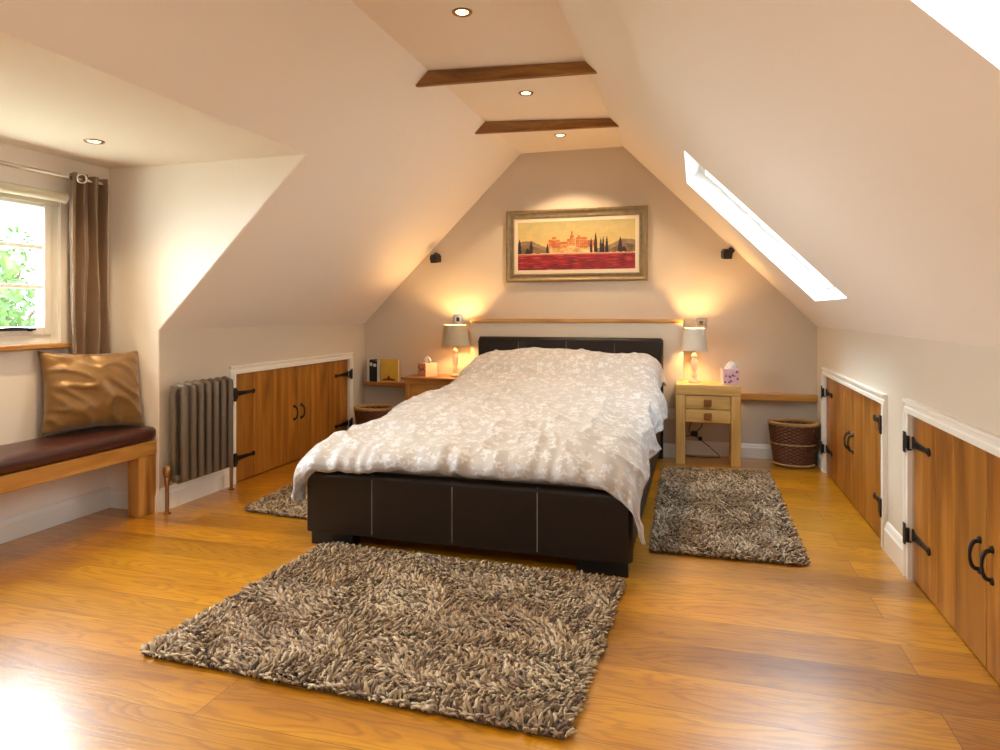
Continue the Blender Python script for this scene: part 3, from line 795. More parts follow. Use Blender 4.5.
# duvet
def lerp_tab(tab, x):
    if x <= tab[0][0]: return tab[0][1]
    for (a, b_), (c_, d) in zip(tab, tab[1:]):
        if x <= c_:
            t = (x-a)/(c_-a); t = t*t*(3-2*t)*.5+t*.5
            return b_+(d-b_)*t
    return tab[-1][1]
TOP = [(2.905,.335),(2.93,.405),(2.965,.452),(3.03,.49),(3.15,.52),(3.4,.557),(3.8,.592),(4.3,.622),(4.65,.642),(4.85,.69),(5.0,.765),(5.15,.815),(5.28,.825),(5.37,.80)]
def duvet_pt(s, y):
    """s: metric coordinate across, 0 at centre"""
    cx = -1.065
    zt = lerp_tab(TOP, y)
    head = max(0, min(1, (y-4.7)/.5))
    w = .80-.055*head; r = .16
    if s < 0:
        lk = max(0, min(1, (y-2.98)/.6)); w -= .065*lk; zt -= .035*lk*(1-.5*head)*min(1, abs(s)/.8)**2
    if s > 0: w -= .035*math.exp(-max(0, y-2.95)/.45)-.01
    drop_l = .33; a = abs(s); sg = 1 if s > 0 else -1
    flat = w-r*.75
    crown = .022*(1-(s/flat)**2) if a < flat else 0
    if a <= flat: x = cx+s; z = zt+crown; nx, nz = 0, 1
    else:
        q = a-flat; arc = r*PI/2
        if q < arc: t = q/r; x = cx+sg*(flat+r*math.sin(t)); z = zt-r*(1-math.cos(t)); nx, nz = sg*math.sin(t), math.cos(t)
        else:
            dn = q-arc; x = cx+sg*(flat+r+.03*math.sin(min(1, dn/.3)*PI*.5)); z = zt-r-dn; nx, nz = sg, 0
    return x, y, z, nx, nz
def wrinkle(s, y):
    p = Vector((s*1.2, y*1.2, 0))
    wv = Vector((noise.noise(p*1.3+Vector((7.3,1.1,3.9))), noise.noise(p*1.3+Vector((2.7,9.4,8.2))), 0))*.35
    q = Vector((s*2.1+wv.x, y*1.4+wv.y, 1.7))
    h = .032*noise.noise(q)
    rd_ = 1-abs(noise.noise(Vector((s*3.0+wv.x*2.5+y*1.3, y*2.2+wv.y*2.5-s*.8, 5.1))))
    h += .028*(rd_**6)-.006
    rd2 = 1-abs(noise.noise(Vector((s*7+wv.x*4, y*4.5+wv.y*4+s*2, 9.1))))
    h += .013*(rd2**5)-.003
    h += .005*noise.noise(Vector((s*17, y*15, 2.2)))
    return h
PATH = [(2.965,.374),(2.93,.371),(2.895,.374),(2.872,.392),(2.868,.418),(2.882,.446),(2.915,.470),(2.97,.492),(3.06,.514),(3.2,.538)]
def foot_path(L):
    for (a, b_), (c_, d) in zip(PATH, PATH[1:]):
        q = math.hypot(c_-a, d-b_)
        if L <= q: return a+(c_-a)*L/q, b_+(d-b_)*L/q
        L -= q
    y = PATH[-1][0]+L; return y, None
PL = sum(math.hypot(c_-a, d-b_) for (a, b_), (c_, d) in zip(PATH, PATH[1:]))
def make_duvet():
    NS, NY = 280, 270; V = []; F = []; UV = []
    LT = PL+(5.375-PATH[-1][0])
    for j in range(NY+1):
        v = j/NY; L = LT*(.55*v+.45*v**2)
        y, zf = foot_path(L)
        hz = lerp_tab(TOP, y)
        zt = zf if zf is not None else hz
        if zf is not None: zt = zf
        else:
            k_ = min(1, (y-3.2)/.15); zt = .538*(1-k_)+hz*k_ if k_ < 1 else hz
        fe = math.exp(-max(0, L-.12)/.16)
        for i in range(NS+1):
            u = i/NS*2-1
            if u < 0: smax = .985-.055*fe
            else: smax = .955+.0*fe+.03*math.exp(-((y-4.2)/.6)**2)-.02*max(0, min(1, (y-4.4)/.6))
            smax += .012*math.sin(y*7+u)+.02*noise.noise(Vector((y*2.5, u, 3)))
            s = u*smax; hd_ = max(0, min(1, (y-4.6)/.4))
            x, _, z, nx, nz = duvet_pt(s, y)
            z += zt-hz
            h = wrinkle(s, L)*(1-.5*fe)*(1-.45*hd_)
            a_s = abs(s)
            fold = math.sin(s*31+5*noise.noise(Vector((s*3, 0, 0))))+.6*math.sin(s*67+6*noise.noise(Vector((s*4, 3, 0))))
            yy = y - fe*.009*fold
            hang = max(0, min(1, (a_s-.78)/.25))
            h += hang*.014*math.sin(L*13+4*noise.noise(Vector((L*1.7, 2, sgn(s)))))
            # the foot edge sinks and draws in at the corners
            cd = max(0, (a_s-.62)/.38)
            yy += fe*.06*cd**2
            z += fe*(.008*noise.noise(Vector((s*5, 1, 7)))-.012*min(1, cd))
            if nz > .3: zf2 = fe*.006*fold
            else: zf2 = 0
            V.append((x+nx*h, yy, z+nz*h+zf2+.004)); UV.append((s, L))
    for j in range(NY):
        for i in range(NS):
            a = j*(NS+1)+i; F.append((a, a+1, a+NS+2, a+NS+1))
    me = bpy.data.meshes.new('duvet'); me.from_pydata(V, [], F)
    ul = me.uv_layers.new(name='UVMap')
    for l in me.loops: ul.data[l.index].uv = UV[l.vertex_index]
    me.polygons.foreach_set('use_smooth', [True]*len(me.polygons))
    me.materials.append(M['duvet'])
    ob = bpy.data.objects.new('duvet', me); COL.objects.link(ob)
    md = ob.modifiers.new('thick', 'SOLIDIFY'); md.thickness = .014; md.offset = -1
    return ob
def sgn(v): return 1 if v > 0 else -1
tag(make_duvet(), 'rumpled pale duvet with white floral pattern spread over the bed', 'duvet')

# ------------------------------------------------------------------ shaggy rugs
def shag_rug(x0, x1, y0, y1, n, seed, lab, patch, rot=0, L=.042, corners=None):
    rnd = random.Random(seed)
    cx, cy = (x0+x1)/2, (y0+y1)/2
    t = thing('shag_rug', (cx, cy, 0), lab, 'rug')
    if corners is None: corners = [(x0,y0),(x1,y0),(x1,y1),(x0,y1)]
    A, B, C_, D = [Vector((*c_, 0)) for c_ in corners]
    def at(u, v): return (A*(1-u)+B*u)*(1-v)+(D*(1-u)+C_*u)*v
    mb = MB()
    g = .006; ins = [at(g,g), at(1-g,g), at(1-g,1-g), at(g,1-g)]
    mb.prism([p+Vector((0,0,.0005)) for p in ins], (0,0,.008)); mb.build('backing', M['rugback'], t)
    V = []; F = []; Cc = []
    pal = [lin(c_)[:3] for c_ in ((206,168,124), (172,134,92), (232,198,152), (134,100,66), (246,216,174))]
    W, H = (B-A).length, (D-A).length
    nx = int(math.sqrt(n*W/H)); ny = int(n/nx)
    for j in range(ny):
        for i in range(nx):
            u = (i+.5+rnd.uniform(-.6,.6))/nx; v = (j+.5+rnd.uniform(-.6,.6))/ny
            u = min(max(u, .004), .996); v = min(max(v, .004), .996)
            p = at(u, v); 
            q = Vector((p.x*3.2+seed, p.y*3.2, 0))
            ang = noise.noise(q)*PI*2.6 + rnd.uniform(-1.4, 1.4)
            ln = L*rnd.uniform(.75, 1.2); lean = rnd.uniform(.35, .95)
            eu = min(u, 1-u)*W; ev = min(v, 1-v)*H
            if min(eu, ev) < .02:   # outer tufts flop outward
                if eu < ev: out = Vector((-1 if u < .5 else 1, 0, 0))
                else: out = Vector((0, -1 if v < .5 else 1, 0))
                d = (out*.8+Vector((math.cos(ang), math.sin(ang), 0))*.7).normalized(); ln *= .8
            else: d = Vector((math.cos(ang), math.sin(ang), 0))
            side = Vector((-d.y, d.x, 0)); rad = .0062*rnd.uniform(.8, 1.25)
            tone = noise.noise(Vector((p.x*2.1+seed*3, p.y*2.1, 4)))+rnd.uniform(-.5, .5)
            ci = 0 if tone < -.15 else 1 if tone < .05 else 2 if tone < .3 else 4
            if rnd.random() < .28: ci = 3
            k_ = patch*rnd.uniform(.86, 1.12)
            col = tuple(c_*k_ for c_ in pal[ci])+(1,)
            o = len(V)
            hts = (.006, .55*ln*(1.1-lean*.35), ln*(1.0-lean*.45))
            outs = (0, .28*ln*lean, .85*ln*lean)
            for r_, hz, ou in zip((rad, rad*1.25, rad*.75), hts, outs):
                c0 = p+d*ou+Vector((0,0,hz))
                for a in range(3):
                    an = a*2*PI/3
                    V.append(tuple(c0+side*math.cos(an)*r_+(Vector((0,0,1))*.6-d*.5)*math.sin(an)*r_))
            tip = p+d*(outs[2]+.16*ln)+Vector((0,0,hts[2]-.05*ln)); V.append(tuple(tip))
            for k2 in (0, 1):
                for a in range(3):
                    F.append((o+k2*3+a, o+k2*3+(a+1) % 3, o+k2*3+3+(a+1) % 3, o+k2*3+3+a))
            for a in range(3): F.append((o+6+a, o+6+(a+1) % 3, o+9))
            Cc += [col]*10
    me = bpy.data.meshes.new('pile'); me.from_pydata([(a-cx, b_-cy, c_) for a, b_, c_ in V], [], F)
    ca = me.color_attributes.new('Col', 'FLOAT_COLOR', 'POINT')
    ca.data.foreach_set('color', [q for c_ in Cc for q in c_])
    me.polygons.foreach_set('use_smooth', [True]*len(me.polygons))
    me.materials.append(M['rug'])
    ob = bpy.data.objects.new('pile', me); COL.objects.link(ob); ob.parent = t; ob['kind'] = 'stuff'
    return t
shag_rug(-1.75, -.31, 1.81, 2.92, 14000, 3, 'large taupe shaggy rug on the floor at the foot of the bed', .50,
         corners=[(-1.785,1.82),(-.335,1.775),(-.295,2.875),(-1.745,2.925)])
shag_rug(-.22, .48, 3.29, 5.08, 10500, 11, 'narrow shaggy brown rug on the floor to the right of the bed', .47,
         corners=[(-.205,3.29),(.475,3.295),(.485,5.10),(-.235,5.03)])
shag_rug(-2.55, -1.93, 3.28, 5.0, 9000, 21, 'shaggy brown rug half hidden on the left side of the bed', .47,
         corners=[(-2.50,3.31),(-1.95,3.25),(-2.05,5.0),(-2.64,5.0)])

# ------------------------------------------------------------------ shelf and ledges
MB().box((BX0-.004, BY-.012, 1.064), (BX1+.004, YB-.002, 1.092)).build('wall_shelf', M['oak_x'], bevel=.003)
tag(bpy.data.objects['wall_shelf'], 'long thin oak shelf above the headboard, below the painting', 'shelf')
tag(MB().box((.315, YB-.07, .462), (XR-.002, YB-.001, .515)).build('wooden_ledge', M['oak_x'], bevel=.006), 'oak ledge on the gable wall between the pale bedside table and the right wall', 'ledge')
tag(MB().box((-2.93, YB-.11, .478), (-2.41, YB-.001, .515)).build('wooden_ledge', M['dkoak_x'], bevel=.006), 'oak ledge carrying the few books, left end of the gable wall', 'ledge')

# books on the left ledge
zb = .5155
def book(name, x0, x1, d, h, cover, lab, band=None):
    t = thing(name, ((x0+x1)/2, YB-.06, zb), lab, 'book', 'books on the left ledge')
    y0, y1 = YB-.012-d, YB-.012
    c_ = MB(); th = .0025
    c_.box((x0, y0, zb), (x0+th, y1, zb+h)); c_.box((x1-th, y0, zb), (x1, y1, zb+h)); c_.box((x0, y0, zb), (x1, y0+th, zb+h))
    c_.build('cover', cover, t)
    MB().box((x0+th, y0+th, zb+.003), (x1-th, y1-.004, zb+h-.003)).build('pages', M['paper'], t)
    if band: MB().box((x0+.004, y0-.0008, zb+h*.72), (x1-.004, y0+.001, zb+h*.86)).build('spine_band', band, t)
book('book', -2.895, -2.872, .085, .205, M['bookwhite'], 'thin white book at the left end of the ledge')
book('book', -2.870, -2.838, .085, .200, M['bookblack'], 'black book beside the thin white one on the ledge', M['bookwhite'])
book('book', -2.836, -2.798, .085, .190, M['bookblack'], 'wider black book next to the yellow one on the ledge', M['bookwhite'])
book('book', -2.796, -2.778, .080, .195, M['bookwhite'], 'slim white book touching the yellow one on the ledge')
yb_ = thing('book', (-2.680, YB-.06, zb), 'yellow book standing with its front cover facing the room', 'book', 'books on the left ledge')
c_ = MB(); c_.box((-2.770, YB-.078, zb), (-2.595, YB-.074, zb+.205)); c_.box((-2.770, YB-.044, zb), (-2.595, YB-.040, zb+.205)); c_.box((-2.770, YB-.078, zb), (-2.767, YB-.040, zb+.205))
c_.build('cover', M['bookyellow'], yb_)
MB().box((-2.767, YB-.074, zb+.003), (-2.599, YB-.044, zb+.202)).build('pages', M['paper'], yb_)
pr = MB()
for (x, z, r_) in ((-2.685, .035, .014), (-2.690, .05, .008)): pr.cyl((x, YB-.0782, zb+z), (x, YB-.0800, zb+z), r_, n=14)
pr.prism([(-2.755, YB-.0782, zb+.012), (-2.620, YB-.0782, zb+.012), (-2.630, YB-.0782, zb+.028), (-2.685, YB-.0782, zb+.036), (-2.740, YB-.0782, zb+.026)], (0,-.001,0))
pr.build('cover_print', M['bookred'], yb_)

# ------------------------------------------------------------------ right bedside table
bt = thing('bedside_table', (.08, 5.41, 0), 'pale oak bedside table with thick square legs and two drawers', 'bedside table')
tx0, tx1, ty0, ty1, tz = -.155, .31, 5.255, 5.56, .605
MB().box((tx0, ty0, tz-.08), (tx1, ty1, tz)).build('table_top', M['pale_x'], bt, bevel=.006)
for x0 in (tx0, tx1-.068):
    for y0 in (ty0, ty1-.068):
        MB().box((x0, y0, 0), (x0+.068, y0+.068, tz-.081)).build('leg', M['pale_z'], bt, bevel=.005)
MB().box((tx0+.0682, ty0+.03, .315), (tx1-.0682, ty1-.005, tz-.082)).build('carcass', M['pale_x'], bt)
for z0, z1 in ((.423, .52), (.322, .418)):
    d_ = MB().box((tx0+.071, ty0+.006, z0), (tx1-.071, ty0+.03, z1)).build('drawer', M['pale_x'], bt, bevel=.004)
    MB().box((.05, ty0-.022, (z0+z1)/2-.022), (.105, ty0+.006, (z0+z1)/2+.028)).build('block_handle', M['dkoak_x'], d_, bevel=.006)

# left bedside table
bl = thing('bedside_cabinet', (-2.13, 5.42, 0), 'oak bedside cabinet with overhanging brown top left of the bed', 'bedside table')
lx0, lx1, ly0, ly1, lz = -2.405, -1.90, 5.225, 5.60, .60
MB().box((lx0, ly0, lz-.024), (lx1, ly1, lz)).build('table_top', M['dkoak_x'], bl, bevel=.005)
MB().box((lx0+.02, ly0+.02, lz-.058), (lx1-.02, ly1-.01, lz-.025)).build('cornice', M['oak_x'], bl, bevel=.003)
for x0 in (lx0+.03, lx1-.075):
    for y0 in (ly0+.03, ly1-.06):
        MB().box((x0, y0, 0), (x0+.045, y0+.045, lz-.059)).build('leg', M['oak_z'], bl, bevel=.004)
MB().box((lx0+.0755, ly0+.045, .12), (lx1-.0755, ly1-.02, lz-.059)).build('carcass', M['oak_x'], bl)
for z0, z1 in ((.40, .53), (.26, .39), (.13, .25)):
    d_ = MB().box((lx0+.08, ly0+.034, z0), (lx1-.08, ly0+.0449, z1)).build('drawer', M['oak_x'], bl, bevel=.004)
    hm = MB(); xm = (lx0+lx1)/2; zm = (z0+z1)/2+.012
    hm.box((xm-.028, ly0+.030, zm-.004), (xm+.028, ly0+.034, zm+.012)); hm.tube([(xm-.022, ly0+.03, zm), (xm-.02, ly0+.016, zm-.012), (xm, ly0+.012, zm-.018), (xm+.02, ly0+.016, zm-.012), (xm+.022, ly0+.03, zm)], .003, 6)
    hm.build('drop_handle', M['iron'], d_)

# ------------------------------------------------------------------ table lamps
def lamp(x, y, z, lab, R1, R0, H, zsh, shade_mat=None):
    t = thing('table_lamp', (x, y, z), lab, 'lamp')
    k_ = (zsh-.0)/.25
    base = [(0,0),(.043,0),(.045,.006),(.040,.014),(.022,.018),(.013,.03),(.020,.042),(.024,.055),(.017,.07),(.012,.08),(.019,.095),(.024,.12),(.026,.15),(.022,.175),(.014,.19),(.020,.2),(.022,.21),(.012,.222),(.008,.23),(0,.231)]
    MB().lathe((x,y,z+.0005), [(r_, h_*k_) for r_, h_ in base], 28).build('glass_base', M['lampglass'], t, smooth=True)
    zt = z+.231*k_
    up = zsh+H-.105-(zt-z)-.041
    MB().lathe((x,y,zt), [(0,0),(.006,0),(.006,up),(.014,up+.002),(.014,up+.04),(0,up+.04)], 16).build('lamp_holder', M['chrome'], t, smooth='auto')
    zc = zt+.075
    MB().lathe((x,y,zt+up+.041), [(0,0),(.012,.001),(.016,.012),(.027,.032),(.029,.045),(.024,.062),(.012,.073),(0,.076)], 20).build('light_bulb', M['bulb'], t, smooth=True)
    zs = z+zsh
    pr = []
    out = [(R1, 0), (R0, H)]; th = .003
    pr = [(R1,0),(R0,H),(R0-th,H),(R1-th,0)]
    MB().lathe((x,y,zs), pr, 48, closed=True).build('lamp_shade', shade_mat or M['shade'], t, smooth='auto')
    c_ = MB()
    for a in range(3):
        an = a*2*PI/3; c_.tube([(x,y,zs+H-.02),(x+math.cos(an)*(R0-.004),y+math.sin(an)*(R0-.004),zs+H-.012)], .0015, 6)
    c_.lathe((x,y,zs+H-.025), [(.012,0),(.014,0),(.014,.008),(.012,.008)], 16, closed=True)
    c_.tube([(x+.0135,y,zs+H-.02),(x+.034,y,zs+H*.62),(x+.012,y,zt+up+.02)], .0012, 5)
    c_.tube([(x-.0135,y,zs+H-.02),(x-.034,y,zs+H*.62),(x-.012,y,zt+up+.02)], .0012, 5)
    c_.build('shade_carrier', M['chrome'], t)
    return t
lamp(-.02, 5.43, tz, 'lit table lamp with whitish shade and glass base on the right bedside table', .100, .079, .172, .248)
M['shade2'] = plain('taupe_lampshade', (176, 162, 138), .8, bump=.2, bscale=400)
lamp(-1.99, 5.435, lz, 'lit table lamp with taupe shade and glass base left of the bed', .127, .098, .178, .262, M['shade2'])

# tissue boxes
def tissue_box(x, y, z, w, d, h, rz, mat, side, lab, dots):
    t = thing('tissue_box', (x, y, z), lab, 'tissue box')
    T = Matrix.Translation((x,y,z)) @ Matrix.Rotation(rz, 4, 'Z')
    b_ = MB(); b_.box((-w/2,-d/2,.0005), (w/2,d/2,h), 0, T)
    b_.box((w/2-.0002,-d/2,.0005), (w/2+.0008,d/2,h), 1, T)
    rnd = random.Random(int(x*100))
    for k_ in range(dots):
        px, pz = rnd.uniform(-w*.4, w*.4), rnd.uniform(h*.12, h*.88)
        b_.cyl((px, -d/2-.0008, pz), (px, -d/2, pz), rnd.uniform(.005, .010), n=7, mi=2, T=T)
    b_.build('carton', [mat, side, M['dot']], t)
    # tissue tuft
    V = []; F = []; n = 18
    for j in range(9):
        v = j/8; r_ = .022*(1-v)**.6+.012*v*(1-v)*3+.002
        for i in range(n):
            a = 2*PI*i/n; rr = r_*(1+.45*math.sin(3*a+v*3)+.2*math.sin(5*a+1))
            V.append(tuple(T @ Vector((rr*math.cos(a)*1.2+.008*v, rr*math.sin(a)*.5, h+v*.052+.008*math.sin(2*a+1)*v))))
    for j in range(8):
        for i in range(n): F.append((j*n+i, j*n+(i+1) % n, (j+1)*n+(i+1) % n, (j+1)*n+i))
    MB().add(V, F).build('tissue', M['tissue'], t, smooth=True)
M['dot'] = plain('blossom_print', (120, 70, 90), .6)
tissue_box(.238, 5.37, tz, .118, .118, .115, .15, M['pink'], M['pink'], 'pink patterned cube tissue box on the right bedside table', 12)
tissue_box(-2.235, 5.40, lz, .118, .118, .112, -.55, M['rose'], M['pinkside'], 'salmon patterned tissue box on the left bedside cabinet', 12)

# ------------------------------------------------------------------ wicker baskets
def basket(x, y, lab):
    t = thing('wicker_basket', (x, y, 0), lab, 'basket')
    H = .30; r0, r1 = .132, .172; sy = .82
    V = []; F = []; n = 144; m_ = 90
    for inner in (0, 1):
        for j in range(m_+1):
            v = j/m_; z = .012+H*v; r_ = r0+(r1-r0)*v**.9-(.012 if inner else 0)
            for i in range(n):
                a = 2*PI*i/n; s_ = math.sin(a*18); row = math.sin(v*PI*24)
                dr = .006*s_*row+.003*abs(s_)
                V.append((x+(r_+(dr if not inner else -dr))*math.cos(a), y+(r_+(dr if not inner else -dr))*math.sin(a)*sy, z))
    o2 = n*(m_+1)
    for s_ in (0, 1):
        for j in range(m_):
            for i in range(n): F.append((s_*o2+j*n+i, s_*o2+j*n+(i+1) % n, s_*o2+(j+1)*n+(i+1) % n, s_*o2+(j+1)*n+i))
    F.append(tuple(range(n))); F.append(tuple(o2+i for i in range(n)))
    for i in range(n): F.append((m_*n+i, m_*n+(i+1) % n, o2+m_*n+(i+1) % n, o2+m_*n+i))
    MB().add(V, F).build('woven_body', M['wicker'], t, smooth=True)
    def braid(name, r_, z, br, amp, k_, mat):
        pts = []
        mb = MB()
        for ph in (0, 2*PI/3, 4*PI/3):
            V = []; F = []; nn = 220; q = 6
            for i in range(nn):
                a = 2*PI*i/nn; c_ = Vector((x+(r_+amp*math.cos(k_*a+ph))*math.cos(a), y+(r_+amp*math.cos(k_*a+ph))*sy*math.sin(a), z+amp*math.sin(k_*a+ph)))
                rad = Vector((math.cos(a), math.sin(a), 0))
                for b_ in range(q):
                    an = 2*PI*b_/q; V.append(tuple(c_+rad*math.cos(an)*br+Vector((0,0,1))*math.sin(an)*br))
            for i in range(nn):
                for b_ in range(q): F.append((i*q+b_, i*q+(b_+1) % q, ((i+1) % nn)*q+(b_+1) % q, ((i+1) % nn)*q+b_))
            mb.add(V, F)
        mb.build(name, mat, t, smooth=True)
    braid('rim', r1-.004, .012+H+.006, .008, .008, 22, M['canelight'])
    braid('band', r0+(r1-r0)*.52+.004, .012+H*.52, .0035, .003, 30, M['canelight'])
    braid('band', r0+.006, .014, .006, .005, 26, M['canelight'])
    return t
basket(.695, 5.468, 'dark wicker waste basket with pale cane rim in the far right corner')
basket(-2.69, 5.30, 'dark wicker basket below the books, mostly hidden behind the bed')

# ------------------------------------------------------------------ painting
PX0, PX1, PZ0, PZ1 = -1.593, -.387, 1.408, 2.024
pt = thing('framed_painting', ((PX0+PX1)/2, YB, PZ0), 'gilt framed landscape painting of a red field below an ochre hilltop village', 'painting')
mb = MB(); w = .072
prof = [(0, 0), (0, .030), (.012, .040), (.022, .036), (.030, .024), (.048, .020), (.056, .028), (.066, .026), (w, .012), (w, 0)]
cs = [(PX0, PZ0, 1, 1), (PX1, PZ0, -1, 1), (PX1, PZ1, -1, -1), (PX0, PZ1, 1, -1)]
V = []; n = len(prof)
for (x, z, sx_, sz_) in cs:
    for a, d in prof: V.append((x+sx_*a, YB-.001-d, z+sz_*a))
F = []
for k_ in range(4):
    k2 = (k_+1) % 4
    for i in range(n-1): F.append((k_*n+i, k2*n+i, k2*n+i+1, k_*n+i+1))
mb.add(V, F); mb.build('frame', M['frame'], pt, smooth='auto')
MB().slab((PX0+w-.004, YB-.012, PZ0+w-.004), (1,0,0), (0,0,1), (0,-1,0), PX1-PX0-2*w+.008, PZ1-PZ0-2*w+.008, .004, [(.034, PX1-PX0-2*w+.008-.034, .034, PZ1-PZ0-2*w+.008-.034)]).build('mount', M['mount'], pt)
def paint_col(u, v):
    """u 0..1 left-right, v 0..1 bottom-top"""
    nz = noise.noise(Vector((u*14, v*9, 2)))*.5+noise.noise(Vector((u*40, v*30, 5)))*.3
    def mixc(a, b_, t): t = max(0, min(1, t)); return tuple(p*(1-t)+q*t for p, q in zip(a, b_))
    sky = mixc((222,190,118), (176,160,112), (v-.35)/.65*.8+nz*.5)
    c_ = sky
    hill = .44+.06*math.sin(u*7+1)+.05*math.sin(u*15+.4)+.02*nz
    if v < hill+.06 and v > .33: c_ = mixc((170,140,96), (116,96,76), .5+nz)
    if v < hill-.03: c_ = mixc((96,80,58), (146,110,72), .5+nz*1.4)
    # village of plain blocks
    blocks = [(.27,.37,.62),(.30,.34,.68),(.36,.44,.57),(.43,.50,.63),(.505,.60,.66),(.60,.68,.60),(.465,.48,.78),(.52,.54,.70),(.455,.49,.70)]
    for a, b_, tp in blocks:
        if a < u < b_ and .40 < v < tp:
            c_ = mixc((222,150,86), (186,96,56), .5+nz*1.6+(.5 if v > tp-.035 else 0))
            fu = ((u-a)*60) % 1; fv = (v*18) % 1
            if .35 < fu < .6 and .3 < fv < .7 and v < tp-.06: c_ = (120,62,40)
    if .28 < u < .66 and .34 < v < .46+.03*math.sin(u*30): c_ = mixc((236,206,140), (190,130,80), .45+nz*1.5)
    # cypresses
    for cxx, hh, ww in ((.018,.64,.014),(.120,.62,.014),(.262,.55,.009),(.635,.63,.009),(.672,.74,.013),(.715,.63,.010),(.735,.66,.009),(.765,.66,.011),(.875,.64,.018),(.09,.46,.02),(.905,.46,.02)):
        if .34 < v < hh and abs(u-cxx+.002*nz) < ww*(1-((v-.34)/(hh-.34))**2.2)+.002: c_ = mixc((34,22,34), (58,36,40), .5+nz)
    if v < .345+.015*nz:
        c_ = mixc((158,24,34), (104,14,28), .5+nz*1.5+(.1-v))
        st_ = noise.noise(Vector((u*9, v*60, 8)))
        if st_ > .22: c_ = mixc(c_, (206,110,90), (st_-.2)*2.2)
        if v > .30: c_ = mixc(c_, (232,196,140), (v-.30)/.045)
    return lin(c_)
NX_, NZ_ = 300, 130
cx0, cx1, cz0, cz1 = PX0+w+.027, PX1-w-.027, PZ0+w+.027, PZ1-w-.027
V = []; F = []; Cc = []
for j in range(NZ_+1):
    for i in range(NX_+1):
        V.append((cx0+(cx1-cx0)*i/NX_-(PX0+PX1)/2, -.013, cz0+(cz1-cz0)*j/NZ_-PZ0)); Cc.append(paint_col(i/NX_, j/NZ_))
for j in range(NZ_):
    for i in range(NX_):
        a = j*(NX_+1)+i; F.append((a, a+1, a+NX_+2, a+NX_+1))
me = bpy.data.meshes.new('canvas'); me.from_pydata(V, [], F)
ca = me.color_attributes.new('Col', 'FLOAT_COLOR', 'POINT'); ca.data.foreach_set('color', [q for c_ in Cc for q in c_])
me.materials.append(M['canvas']); ob = bpy.data.objects.new('canvas', me); COL.objects.link(ob); ob.parent = pt
MB().box((PX0+.01, YB-.008, PZ0+.01), (PX1-.01, YB-.002, PZ1-.01)).build('backing_board', M['mount'], pt)

# ------------------------------------------------------------------ small speakers, sockets, cord
def speaker(x, z, yaw, pitch, sgnx, lab):
    t = thing('wall_speaker', (x, YB-.10, z), lab, 'speaker')
    T = Matrix.Translation((x, YB-.11, z)) @ Matrix.Rotation(yaw, 4, 'Z') @ Matrix.Rotation(pitch, 4, 'X')
    b_ = MB(); q = .034
    poly = [(-q,-.045,-q*1.15),(q,-.045,-q*1.15),(q*1.1,-.045,q*.5),(q*.6,-.045,q*1.15),(-q*.6,-.045,q*1.15),(-q*1.1,-.045,q*.5)]
    b_.prism(poly, (0,.08,0), 0, T); b_.build('cabinet', M['black'], t, bevel=.008, seg=3)
    g = MB(); g.cyl((0,-.0455,-.002),(0,-.050,-.002),.034,.031,n=24,T=T); g.build('grille', M['darkgrille'], t, smooth='auto')
    a = MB(); bx = x+sgnx*.04; bz = z+.035
    a.tube([T @ Vector((0,.033,.01)), Vector((x+sgnx*.03, YB-.05, z+.03)), Vector((bx, YB-.012, bz))], .009, 8)
    a.cyl((bx, YB-.014, bz), (bx, YB-.0005, bz), .026, n=18)
    a.build('wall_bracket', M['black'], t, smooth='auto')
speaker(-2.215, 1.625, -.25, .15, -1, 'small black wall speaker left of the painting')
speaker(.222, 1.605, .25, .15, 1, 'small black wall speaker right of the painting')
def switch(x, z, lab, grp=None):
    t = thing('light_switch', (x, YB, z), lab, 'switch')
    MB().box((x-.042, YB-.007, z-.042), (x+.042, YB-.0005, z+.042)).build('plate', M['chrome'], t, bevel=.003)
    r_ = MB(); r_.box((x-.014, YB-.012, z-.018), (x+.014, YB-.006, z+.018)); r_.build('rocker', M['black'], t, bevel=.002)
switch(-2.045, 1.085, 'chrome light switch on the wall above the left lamp shade')
switch(.032, 1.058, 'chrome light switch on the wall above the right lamp shade')
so = thing('wall_socket', (BX1-.07, BY, .34), 'small white wall socket between the bed and right bedside table', 'socket')
MB().box((BX1-.105, BY-.008, .30), (BX1-.02, BY-.0005, .385)).build('plate', M['trim'], so, bevel=.003)
MB().box((BX1-.07, BY-.03, .325), (BX1-.035, BY-.008, .36)).build('plug', M['bookwhite'], so, bevel=.004)
cd = thing('power_cord', (.0, 5.58, 0), 'black power cord with inline plug hanging under the right bedside table', 'cord')
def cr(pts, n=8):
    P = [Vector(p) for p in pts]; P = [P[0]]+P+[P[-1]]; out = []
    for k_ in range(1, len(P)-2):
        for i in range(n):
            t = i/n; a, b_, c_, d = P[k_-1:k_+3]
            out.append(.5*((2*b_)+(c_-a)*t+(2*a-5*b_+4*c_-d)*t*t+(3*b_-a-3*c_+d)*t**3))
    out.append(P[-2]); return out
MB().tube(cr([(-.02,5.60,.30),(-.05,5.60,.25),(-.06,5.60,.19),(0,5.60,.15),(.05,5.595,.115),(.11,5.58,.07),(.17,5.56,.015),(.12,5.54,.006),(-.02,5.54,.006),(-.09,5.56,.006)]), .0035, 7).build('cable', M['black'], cd, smooth=True)
MB().tube(cr([(.03,5.60,.31),(.04,5.60,.25),(0,5.60,.20),(-.04,5.60,.17),(-.09,5.60,.15)]), .0035, 7).build('cable', M['black'], cd, smooth=True)
pl = MB(); pl.box((-.045,5.588,.155), (.005,5.615,.20)); pl.box((.01,5.588,.125), (.04,5.61,.155)); pl.build('plug', M['black'], cd, bevel=.006)

